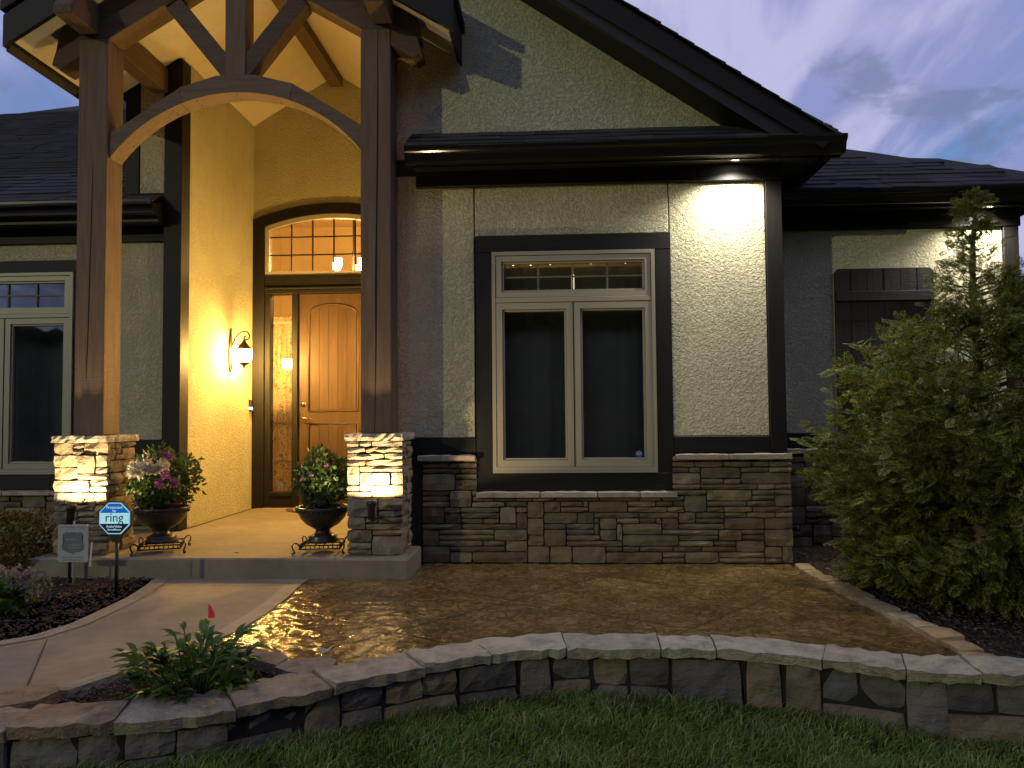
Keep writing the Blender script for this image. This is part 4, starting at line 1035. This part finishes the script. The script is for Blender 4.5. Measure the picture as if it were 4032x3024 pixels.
# ================================================================== YARD SIGNS
def backlit(name, col, st):
    return emit(name, col, st)
rs = thing('security_sign', 'blue and white lit octagonal security sign on a dark stake', 'sign', (-2.885, 4.95, 0))
cxs, czs, ysn = -2.888, .488, 4.95
tube('stake', [(cxs+.004, ysn+.02, -.08), (cxs+.004, ysn+.02, .41)], .0125, BLACKP, rs, 8)
octagon('housing', (cxs, czs), .118, .035, BLACKP, rs, ysn)
prism('stake_socket', [(cxs-.05, .40), (cxs+.05, .40), (cxs+.02, .33), (cxs-.02, .33)], ysn+.005, ysn+.034, BLACKP, rs)
octagon('lit_rim', (cxs, czs), .1115, .004, backlit('sign_rim', (.35, .68, .85), .75), rs, ysn-.005)
def band(name, z0, z1, mat, y):
    r = .1035; ap = r*math.cos(R(22.5)); h = r*math.sin(R(22.5))
    def wx(z): a = abs(z); return ap if a <= h else ap-(a-h)
    zs = sorted({z0, z1, *[z for z in (-h, h) if z0 < z < z1]})
    P = [(cxs-wx(z), czs+z) for z in zs]+[(cxs+wx(z), czs+z) for z in zs[::-1]]
    prism(name, P, y, y+.003, mat, rs)
ap = .1035*math.cos(R(22.5))
band('blue_band', .036, ap, backlit('sign_blue', (.01, .13, .50), .8), ysn-.0085)
band('white_band', -.0345, .0355, backlit('sign_white', (.42, .78, .86), .85), ysn-.0085)
band('dark_band', -ap, -.035, backlit('sign_dark', (.012, .02, .045), .6), ysn-.0085)
WT = backlit('sign_white_print', (.55, .82, .95), .8)
DK = plain('sign_dark_print', (.02, .025, .03), .6)
text('lettering', 'Protected', (cxs, ysn-.0095, czs+.072), .027, WT, rs)
text('lettering', 'by', (cxs, ysn-.0095, czs+.050), .025, WT, rs)
text('lettering', 'ring', (cxs, ysn-.0095, czs+.004), .086, DK, rs, sx=.95)
text('lettering', 'Audio/Video', (cxs, ysn-.0095, czs-.053), .021, WT, rs)
text('lettering', 'Surveillance', (cxs, ysn-.0095, czs-.073), .019, WT, rs)
gs = thing('yard_sign', 'grey rectangular yard sign with a faded shield on a thin stake', 'sign', (-3.35, 5.22, 0))
x0, x1, z0, z1, yb = -3.452, -3.236, .150, .408, 5.22
prism('panel', [(x0+.008, z0), (x1-.008, z0), (x1, z0+.008), (x1, z1-.008), (x1-.008, z1), (x0+.008, z1), (x0, z1-.008), (x0, z0+.008)], yb, yb+.006, GREYP, gs)
tube('stake', [((x0+x1)/2, yb+.013, -.08), ((x0+x1)/2, yb+.013, .43)], .007, GREYP, gs, 6)
sh = [(0, .075), (.018, .068), (.035, .07), (.05, .078), (.072, .062), (.066, .04), (.07, .01), (.08, -.02), (.07, -.05), (.04, -.062), (.015, -.066), (0, -.078)]
xm, zm = (x0+x1)/2, .282
prism('shield', [(xm+a, zm+b) for a, b in sh]+[(xm-a, zm+b) for a, b in sh[-2:0:-1]], yb-.0025, yb-.0005, BADGE, gs)
def dashes(name, z, xa, xb, h, mat, y):
    L_ = []; x = xa
    while x < xb:
        ww = rng.uniform(.006, .012); L_.append((x, min(x+ww, xb), y, y+.001, z, z+h)); x += ww+rng.uniform(.002, .005)
    boxes(name, L_, mat, gs)
dashes('faded_line', .386, x0+.02, x1-.02, .010, PRINTG, yb-.0015); dashes('faded_line', .178, x0+.03, x1-.03, .011, PRINTG, yb-.0015); dashes('faded_line', .160, x0+.03, x1-.03, .009, PRINTG, yb-.0015)
dashes('faded_line', .300, xm-.05, xm+.02, .012, PRINTG, yb-.0035); dashes('faded_line', .262, xm-.03, xm+.05, .012, PRINTG, yb-.0035); dashes('faded_line', .245, xm-.035, xm+.055, .008, PRINTG, yb-.0035)

# marker flag, plant tag, scrap
fl = thing('marker_flag', 'small red marker flag on a wire behind the leafy plant', 'flag', (-1.80, 3.80, -.03))
fp = upt(447, 1363, 3.8); ft = upt(455, 1304, 3.8)
tube('wire', [(fp.x, 3.8, -.03), (fp.x, 3.8, fp.z), (upt(453, 1340, 3.8).x, 3.8, upt(453, 1340, 3.8).z), (upt(451, 1302, 3.8).x, 3.8, ft.z)], .0015, IRON, fl, 5)
A = [upt(451, 1303, 3.8), upt(457, 1310, 3.8), upt(465, 1328, 3.8), upt(464, 1336, 3.8), upt(450, 1334, 3.8)]
prism('flag_sheet', [(p.x, p.z) for p in A], 3.797, 3.799, FLAGP, fl)
tg = upt(192, 1250, 4.9)
tag(box('plant_tag', tg.x-.006, tg.x+.006, 4.9, 4.903, -.03, .13, WHITEPL, None, .001), 'white plastic plant tag stuck in the mulch', 'plant tag').rotation_euler = (0, R(4), 0)
sp = mesh('leaf_scrap', [upt(695, 1412, 3.36)+Vector(v) for v in ((0, 0, 0), (.03, .005, .010), (.045, .02, .03), (.015, .03, .012), (-.02, .015, .025))], [(0, 1, 2, 3), (0, 3, 4)], WHITEP)
tag(sp, 'curled pale leaf lying where the bed meets the wall cap', 'leaf')

# ================================================================== RETAINING WALL AND EDGING
RW = thing('retaining_wall', 'low curved dry stone retaining wall with flat capstones above the lawn', 'wall', (0, 3.7, -.2))
def smin(x):   # arc length where the wall passes x
    return min(range(len(WC)), key=lambda i: abs(WC[i].x-x))*.02
s = smin(-2.6); send = smin(3.4); k = 0
seglen = [.34, .30, .36, .44, .36, .40, .30, .34, .40, .26, .42, .34, .30, .46, .33, .38]
while s < send:
    l = seglen[k % len(seglen)]*rng.uniform(.9, 1.1); k += 1
    # capstone as a curved, rough slab
    nu, nv = 9, 4; V = []; F = []; dz = rng.uniform(-.006, .008); tilt = rng.uniform(-.014, .014); over = rng.uniform(-.012, .012); back = .245+rng.uniform(-.02, .02)
    jag = [rng.uniform(-.010, .010) for _ in range(nu+1)]; jagb = [rng.uniform(-.014, .014) for _ in range(nu+1)]
    for top_ in (1, 0):
        for i in range(nu+1):
            p, t_, n = wall_at(s+.003+(l-.006)*i/nu)
            for j in range(nv+1):
                o = (over+jag[i])+(back+jagb[i]-over-jag[i])*j/nv
                if not top_ and j == 0: o += .014
                z = .052+dz+tilt*(i/nu-.5)+(rng.uniform(-.0055, .0055) if top_ else -.052+rng.uniform(-.006, .006))
                if top_ and (j in (0, nv) or i in (0, nu)): z -= .006
                V.append((p.x+n.x*o, p.y+n.y*o, z))
    q = (nu+1)*(nv+1)
    for i in range(nu):
        for j in range(nv):
            a, b, c, d = i*(nv+1)+j, (i+1)*(nv+1)+j, (i+1)*(nv+1)+j+1, i*(nv+1)+j+1
            F += [(a, b, c, d), (a+q, d+q, c+q, b+q)]
        a, b = i*(nv+1), (i+1)*(nv+1); F.append((a+q, b+q, b, a)); F.append((a+nv, b+nv, b+nv+q, a+nv+q))
    for j in range(nv):
        F.append((j, j+1, j+1+q, j+q)); e = nu*(nv+1); F.append((e+j+1, e+j, e+j+q, e+j+1+q))
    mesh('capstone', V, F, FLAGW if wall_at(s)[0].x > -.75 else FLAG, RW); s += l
core = []
V = []; F = []
ss = np.arange(smin(-2.6), send, .1)
for i, a in enumerate(ss):
    p, t_, n = wall_at(a)
    for o, z in ((.06, .0), (.06, -.45), (.23, -.45), (.23, 0)): V.append((p.x+n.x*o, p.y+n.y*o, z))
    if i:
        b = 4*(i-1)
        for e in range(4): F.append((b+e, b+(e+1) % 4, b+4+(e+1) % 4, b+4+e))
mesh('wall_core', V, F, JOINT, RW)
s = smin(-2.6)
while s < send:
    l = rng.uniform(.15, .40); p, t_, n = wall_at(s+l/2); zb = lawnz(p.x)-.05; zt_ = .004; O, _, _ = wall_at(s)
    tt = (wall_at(s+l)[0]-O).normalized(); nn = Vector((-tt.y, tt.x, 0)); ll = (wall_at(s+l)[0]-O).length
    O = O+nn*(.035+rng.uniform(-.010, .012)); O.z = zb
    if l > .17 and rng.random() < .62:
        hm = (zt_-zb)*rng.uniform(.45, .6)
        w1 = ll*rng.uniform(.35, .65) if ll > .32 else ll
        stone('stone', RW, WALLSTONE, O, tt, Z_, -nn, ll-.011, hm-.009, .1, .009, .011, .06, 6, .005)
        for a0, a1 in (((0, w1), (w1, ll)) if w1 < ll-.08 else ((0, ll),)):
            stone('stone', RW, WALLSTONE, O+tt*a0+Vector((0, 0, hm))-nn*rng.uniform(-.008, .008), tt, Z_, -nn, a1-a0-.011, zt_-zb-hm-.007, .1, .009, .011, .06, 6, .005)
    else:
        stone('stone', RW, WALLSTONE, O-nn*rng.uniform(-.008, .010), tt, Z_, -nn, ll-.011, zt_-zb-.007, .1, .010, .012, .06, 6, .006)
    s += l
ED = thing('stone_edging', 'row of flat sandstone edging along the right side of the patio', 'edging', (1.85, 4.8, 0))
ein = [(1.785, 5.93), (1.785, 5.63), (1.79, 5.36), (1.80, 5.02), (1.825, 4.79), (1.85, 4.57), (1.865, 4.34), (1.885, 4.09), (1.90, 3.83), (1.88, 3.60)]
def lerp_line(P, t):
    t = t*(len(P)-1); i = min(int(t), len(P)-2); return Vector((*P[i], 0)).lerp(Vector((*P[i+1], 0)), t-i)
nE = 12
for k in range(nE):
    a = lerp_line(ein, k/nE+.003); b = lerp_line(ein, (k+1)/nE-.003); d = (b-a); l = d.length; d.normalize(); n = Vector((-d.y, d.x, 0))
    o = b+Vector((0, 0, .03+rng.uniform(-.008, .006)))
    stone('stone', ED, SANDST, o, -d, n, Z_, l, .115+rng.uniform(-.02, .04), .08, .004, .006, .05, 6, .014)
FB = thing('flagstone_border', 'loose flat stones rimming the small bed at the walkway', 'edging', (-1.7, 3.4, 0))
def flagst(P, z, th=.05):
    V = [(x, y, z+rng.uniform(-.004, .004)) for x, y in P]+[(x, y, z-th) for x, y in P]; n = len(P)
    c = (sum(p[0] for p in P)/n, sum(p[1] for p in P)/n, z+.006); V.append(c)
    F = [(i, (i+1) % n, 2*n) for i in range(n)]+[(i, n+i, n+(i+1) % n, (i+1) % n) for i in range(n)]
    mesh('stone', V, F, FLAG, FB)
flagst([(-1.60, 3.60), (-1.53, 3.55), (-1.40, 3.52), (-1.25, 3.44), (-1.23, 3.53), (-1.28, 3.61), (-1.40, 3.66), (-1.49, 3.70)], .035)
flagst([(-1.25, 3.41), (-1.17, 3.35), (-1.09, 3.33), (-1.00, 3.40), (-.99, 3.50), (-1.06, 3.55), (-1.22, 3.52)], .034)
flagst([(-1.98, 3.40), (-1.90, 3.42), (-1.74, 3.66), (-1.62, 3.63), (-1.60, 3.71), (-1.82, 3.78)], .018)
flagst([(-2.10, 3.13), (-2.03, 3.15), (-1.91, 3.40), (-1.98, 3.43)], .018)
flagst([(-2.30, 3.02), (-2.18, 3.12), (-2.08, 3.155), (-2.015, 3.08), (-2.02, 2.95), (-2.12, 2.88), (-2.3, 2.90)], .044)

# ================================================================== PLANTS
def bigleaf_plant(name, c, n, ln, wd, mat, label, cat, seed, hstem=.16, spread=.2):
    g = random.Random(seed); t = thing(name, label, cat, c); C0 = Vector(c); V = []; F = []; S = []
    for k in range(n):
        a = g.uniform(0, 6.283); q = spread*math.sqrt(g.random()); h = hstem*g.uniform(.35, 1.1)
        root = C0+Vector((q*.35*math.cos(a), q*.35*math.sin(a), 0)); top_ = C0+Vector((q*math.cos(a), q*math.sin(a), h))
        S.append(([root, root.lerp(top_, .5)+Vector((0, 0, .02)), top_], .0035))
        for m in range(g.randint(4, 6)):
            b = a+g.uniform(-1.5, 1.5) if m else a; el = g.uniform(.15, 1.1); L_ = ln*g.uniform(.65, 1.15); W_ = wd*g.uniform(.8, 1.2)
            base = top_.lerp(root, g.uniform(0, .5)); d = Vector((math.cos(b)*math.cos(el), math.sin(b)*math.cos(el), math.sin(el))); s = d.cross(Vector((0, 0, 1))).normalized(); u = s.cross(d)
            prof = [(0, .12), (.25, .75), (.5, 1.), (.75, .68), (1, .02)]; o = len(V)
            for p, w_ in prof:
                cp = base+d*L_*p-Vector((0, 0, 1))*L_*.30*p*p
                V += [cp+s*W_*w_*.5+u*W_*w_*.22, cp, cp-s*W_*w_*.5+u*W_*w_*.22]
            for i in range(4):
                b0 = o+3*i; F += [(b0, b0+3, b0+4, b0+1), (b0+1, b0+4, b0+5, b0+2)]
    mesh('foliage', V, F, mat, t, True); tubes('stems', S, LEAF, t, 4); return t
bigleaf_plant('leafy_perennial', (-1.50, 3.17, -.03), 60, .115, .036, LEAF, 'green leafy perennial in the small bed behind the curved wall', 'plant', 5, .25, .27)
hy = bigleaf_plant('hydrangea', (-3.30, 4.42, -.02), 24, .14, .07, LEAF, 'hydrangea with drooping pale blooms at the left edge', 'shrub', 21, .17, .22)
def mophead(c, r, seed):
    leaf_cloud(110, c, (r, r, r*.8), r*.42, HYDP, 'bloom', hy, .95, .1, seed, .75, .1)
for k, (vx, vy, y) in enumerate(((8, 1243, 4.5), (40, 1238, 4.55), (30, 1252, 4.45), (68, 1250, 4.5), (92, 1262, 4.6), (66, 1275, 4.42), (-15, 1240, 4.5))): mophead(upt(vx, vy, y), .05, 40+k)
shb = thing('boxwood_shrub', 'rounded shrub with green and reddish leaves left of the pillar', 'shrub', (-4.12, 5.55, -.02))
leaf_cloud(5200, (-4.12, 5.55, .20), (.33, .33, .26), .028, LEAFR, 'foliage', shb, .6, .1, 5, .7)
leaf_cloud(1200, (-4.12, 5.55, .18), (.24, .24, .18), .03, LEAF, 'inner_foliage', shb, .6, .1, 6, .5)
tubes('stems', [([(-4.12, 5.55, -.03), (-4.12+.2*math.cos(a), 5.55+.2*math.sin(a), .25)], .006) for a in (0, 1, 2, 3, 4, 5)], BARK, shb, 5)

def cedar(base, height, prof, label, nspray, seed, lean=(0, 0)):
    """prof: (z, radius) outline; flat fan sprays on real branches round a tapered trunk"""
    g = np.random.default_rng(seed); t = thing('cedar_tree', label, 'tree', base, 'cedars beside the patio')
    B = np.array(base)
    tr = [(base[0]+lean[0]*k/8+.015*math.sin(k*1.7), base[1]+lean[1]*k/8, base[2]-.05+height*k/8) for k in range(9)]
    tube('trunk', tr, [.045*(1-k/9.5)+.004 for k in range(9)], BARK, t, 8)
    zs = np.array([p[0] for p in prof]); rs_ = np.array([p[1] for p in prof])
    # fan template: main axis with side leaflets, lying in (x along, y across)
    T0 = []; 
    def lf(x, y, ang, l, w_):
        c, s = math.cos(ang), math.sin(ang)
        T0.append([(x, y), (x+c*l*.5-s*w_, y+s*l*.5+c*w_), (x+c*l, y+s*l), (x+c*l*.5+s*w_, y+s*l*.5-c*w_)])
    lf(0, 0, 0, .55, .016); lf(.5, 0, 0, .5, .026)
    for x, l in ((.12, .36), (.28, .42), (.44, .40), (.60, .33), (.76, .22)):
        for sg in (1, -1):
            a = sg*.72; lf(x, 0, a, l, .030)
            ex, ey = x+math.cos(a)*l*.45, math.sin(a)*l*.45
            lf(ex, ey, a-sg*.55, l*.55, .025); 
            if l > .3: lf(ex, ey, a+sg*.5, l*.42, .018)
    T0 = np.array(T0); nl = len(T0); T0 = T0.reshape(-1, 2)
    branches = []; P = []; AX = []; NB = int(nspray/30)
    for b in range(NB):
        z = zs[0]+(zs[-1]-zs[0])*g.random()**1.25
        if z > .68*height and g.random() < .45: continue
        rad = np.interp(z, zs, rs_)*(.50+.62*g.random()**.8)
        a = g.random()*6.283; out = np.array([math.cos(a), math.sin(a), 0])
        k = z/height; st = B+np.array([lean[0]*k, lean[1]*k, max(0, z-.25*rad)]); en = B+np.array([lean[0]*k, lean[1]*k, z])+out*rad+np.array([0, 0, .12*rad])
        mid = (st+en)/2+np.array([0, 0, -.05*rad]); branches.append(([tuple(st), tuple(mid), tuple(en)], [.007, .004, .0015]))
        m = max(9, int(44*(.30+rad)))
        for _ in range(m):
            u = .34+.66*g.random()**.6; p = (1-u)**2*st+2*u*(1-u)*mid+u*u*en+g.normal(size=3)*np.array([1, 1, .6])*.050*(.45+rad)
            ax = out*.75+g.normal(size=3)*.42+np.array([0, 0, .25]); P.append(p); AX.append(ax/np.linalg.norm(ax))
    P = np.array(P); AX = np.array(AX); n = len(P)
    up = np.array([0, 0, 1.])+g.normal(size=(n, 3))*.75; sd = np.cross(AX, up); sd /= np.linalg.norm(sd, axis=1)[:, None]; nn = np.cross(sd, AX)
    L_ = ((.07+.08*g.random(n))*np.clip(1.12-.62*np.maximum(0, (P[:, 2]-B[2])/height-.35)/.65, .45, 1))[:, None, None]
    x = T0[None, :, 0:1]; y = T0[None, :, 1:2]
    V = P[:, None, :]+L_*(AX[:, None, :]*x+sd[:, None, :]*y+nn[:, None, :]*(-.22*x*x-.10*np.abs(y)))
    nv = T0.shape[0]; q = np.arange(nl)[:, None]*4+np.arange(4)[None]; T = (np.arange(n)[:, None, None]*nv+q[None]).reshape(-1, 4)
    fast('crown', V.reshape(-1, 3), T, CEDAR, t)
    tubes('limbs', branches, BARK, t, 4)
    return t
cedar((2.63, 4.95, -.01), 2.50, [(.05, .64), (.25, .77), (.6, .85), (.95, .87), (1.25, .77), (1.5, .58), (1.75, .38), (1.95, .22), (2.15, .13), (2.38, .08), (2.52, .02)], 'tall pointed cedar lit from the left beside the patio edging', 14000, 3, (.03, 0))
cedar((3.75, 5.35, -.01), 2.35, [(.05, .6), (.4, .8), (.9, .85), (1.4, .7), (1.8, .45), (2.1, .25), (2.35, .05)], 'dark cedar at the right edge behind the lit one', 5200, 8)
stk = tube('tree_stake', [(2.56, 5.02, -.05), (2.57, 5.02, 1.78)], .012, TWIG, None, 6); tag(stk, 'thin wooden stake tied to the cedar trunk', 'stake')

# ---- grass blades
n = 120000
gx = nrg.uniform(-2.4, 3.6, n); gy = nrg.uniform(.9, 3.7, n)
wxs = np.array([p.x for p in WC]); wys = np.array([p.y for p in WC])
keep = gy < np.interp(gx, wxs, wys)+.03
gx, gy = gx[keep], gy[keep]; n = len(gx)
gz = np.array([lawnz(x) for x in gx])
clump = np.sin(gx*9+np.sin(gy*7))*np.sin(gy*11+gx*3)
hh = (.045+.03*nrg.random(n))*(1+.22*clump)
an = nrg.random(n)*6.283; bend = .35+.75*nrg.random(n); la = clump*1.5+nrg.normal(size=n)*1.1
wv = .0021+.0013*nrg.random(n)
ca, sa = np.cos(an)*wv, np.sin(an)*wv
lx, ly = np.cos(la)*hh*bend, np.sin(la)*hh*bend
b0 = np.stack([gx-ca, gy-sa, gz-.01], 1); b1 = np.stack([gx+ca, gy+sa, gz-.01], 1)
m0 = np.stack([gx-ca*.8+lx*.3, gy-sa*.8+ly*.3, gz+hh*.6], 1); m1_ = np.stack([gx+ca*.8+lx*.3, gy+sa*.8+ly*.3, gz+hh*.6], 1)
tp = np.stack([gx+lx, gy+ly, gz+hh*(1-.25*bend)], 1)
V = np.stack([b0, b1, m1_, m0, tp], 1).reshape(-1, 3); b = np.arange(n)[:, None]*5
T = np.concatenate([b+np.array([[0, 1, 2]]), b+np.array([[0, 2, 3]]), b+np.array([[3, 2, 4]])], 0)
gr = fast('grass', V, T, GRASS); tag(gr, 'mown green lawn grass in front of the curved wall', 'grass', None, 'stuff')

# ---- bark mulch chips
def chips(regions, n, label, zz):
    V = []; T = []
    for (x0, x1, y0, y1, test) in regions:
        for _ in range(n):
            x, y = rng.uniform(x0, x1), rng.uniform(y0, y1)
            if not test(x, y): continue
            l, w_, a = rng.uniform(.010, .042), rng.uniform(.004, .011), rng.uniform(0, 6.28); tl = rng.uniform(-.4, .4); h = rng.uniform(.003, .007)
            c, s_ = math.cos(a), math.sin(a); z = zz+rng.uniform(-.004, .02); o = len(V)
            for (p, q, r_) in ((-l, -w_, 0), (l, -w_*.6, 0), (l*.9, w_, 0), (-l*.8, w_*.8, 0), (-l*.8, -w_*.7, h), (l*.8, -w_*.5, h), (l*.7, w_*.7, h), (-l*.7, w_*.6, h)):
                V.append((x+p*c/2-q*s_/2, y+p*s_/2+q*c/2, z+r_+p*tl*.5))
            for f in ((4, 5, 6, 7), (0, 1, 5, 4), (1, 2, 6, 5), (2, 3, 7, 6), (3, 0, 4, 7)): T.append([o+i for i in f])
    o = fast('mulch', V, T, MULCHC); tag(o, label, 'mulch', None, 'stuff')
def wl_x(y): return np.interp(y, [p[1] for p in walk_l[2:]], [p[0] for p in walk_l[2:]])
chips([(-4.6, -2.7, 3.6, 5.41, lambda x, y: (y > 3.87 and x < wl_x(y)-.02) or (y <= 3.87 and y > 3.62+(x+3.9)*.24))], 11000, 'dark bark mulch chips in the bed left of the walkway', -.012)
chips([(1.9, 3.6, 3.7, 6.7, lambda x, y: x > 1.92)], 6000, 'dark bark mulch chips under the cedars', -.014)
chips([(-2.05, -1.15, 2.85, 3.6, lambda x, y: (y-2.85) < (x+2.6)*1.1 and y > np.interp(x, wxs, wys)+.26 and y < np.interp(x, [-2.05, -1.84, -1.5, -1.2], [3.1, 3.6, 3.55, 3.4]))], 2000, 'dark bark mulch chips in the small bed behind the wall', -.028)
# blown leaves on the porch
for (x, y, a, lab) in ((-2.35, 5.62, .3, 'small brown fallen leaf near the front edge of the porch'), (-2.72, 6.6, 2.0, 'small brown fallen leaf by the yellow porch wall')):
    c, q = math.cos(a)*.022, math.sin(a)*.022
    o = mesh('fallen_leaf', [(x-c, y-q, .143), (x+q*.4, y-c*.4, .149), (x+c, y+q, .144), (x-q*.4, y+c*.4, .150)], [(0, 1, 2), (0, 2, 3)], LEAFR)
    tag(o, lab, 'leaf', 'fallen leaves on the porch slab')

# ---- unseen trees added behind the viewer to block sky light and darken window reflections
V = []; F = []
g = np.random.default_rng(77)
for k in range(260):
    x = -95+190*k/260+g.normal()*1.2; y = -23-g.random()*7; gap = -36 < x < -15  # stretch of low trees left so the frontal light gets through
    h = (5.0 if gap else 14.5)+1.8*g.random(); r0_ = 2.0+1.5*g.random(); o = len(V); nr, na = 6, 9
    for j in range(nr+1):
        t = j/nr; rad = r0_*math.sin(math.pi*(.12+.88*t))**.7*(1.0 if j < nr else .05)
        for a in range(na):
            th = 6.283*a/na; q = rad*(1+.25*g.normal()*.6); V.append((x+q*math.cos(th), y+q*math.sin(th), -.4+h*t))
    for j in range(nr):
        for a in range(na): b = (a+1) % na; F.append((o+j*na+a, o+j*na+b, o+(j+1)*na+b, o+(j+1)*na+a))
tag(mesh('sky_block_trees', V, F, SOIL), 'added unseen trees that block sky light and darken the window panes', 'wood', None, 'stuff')
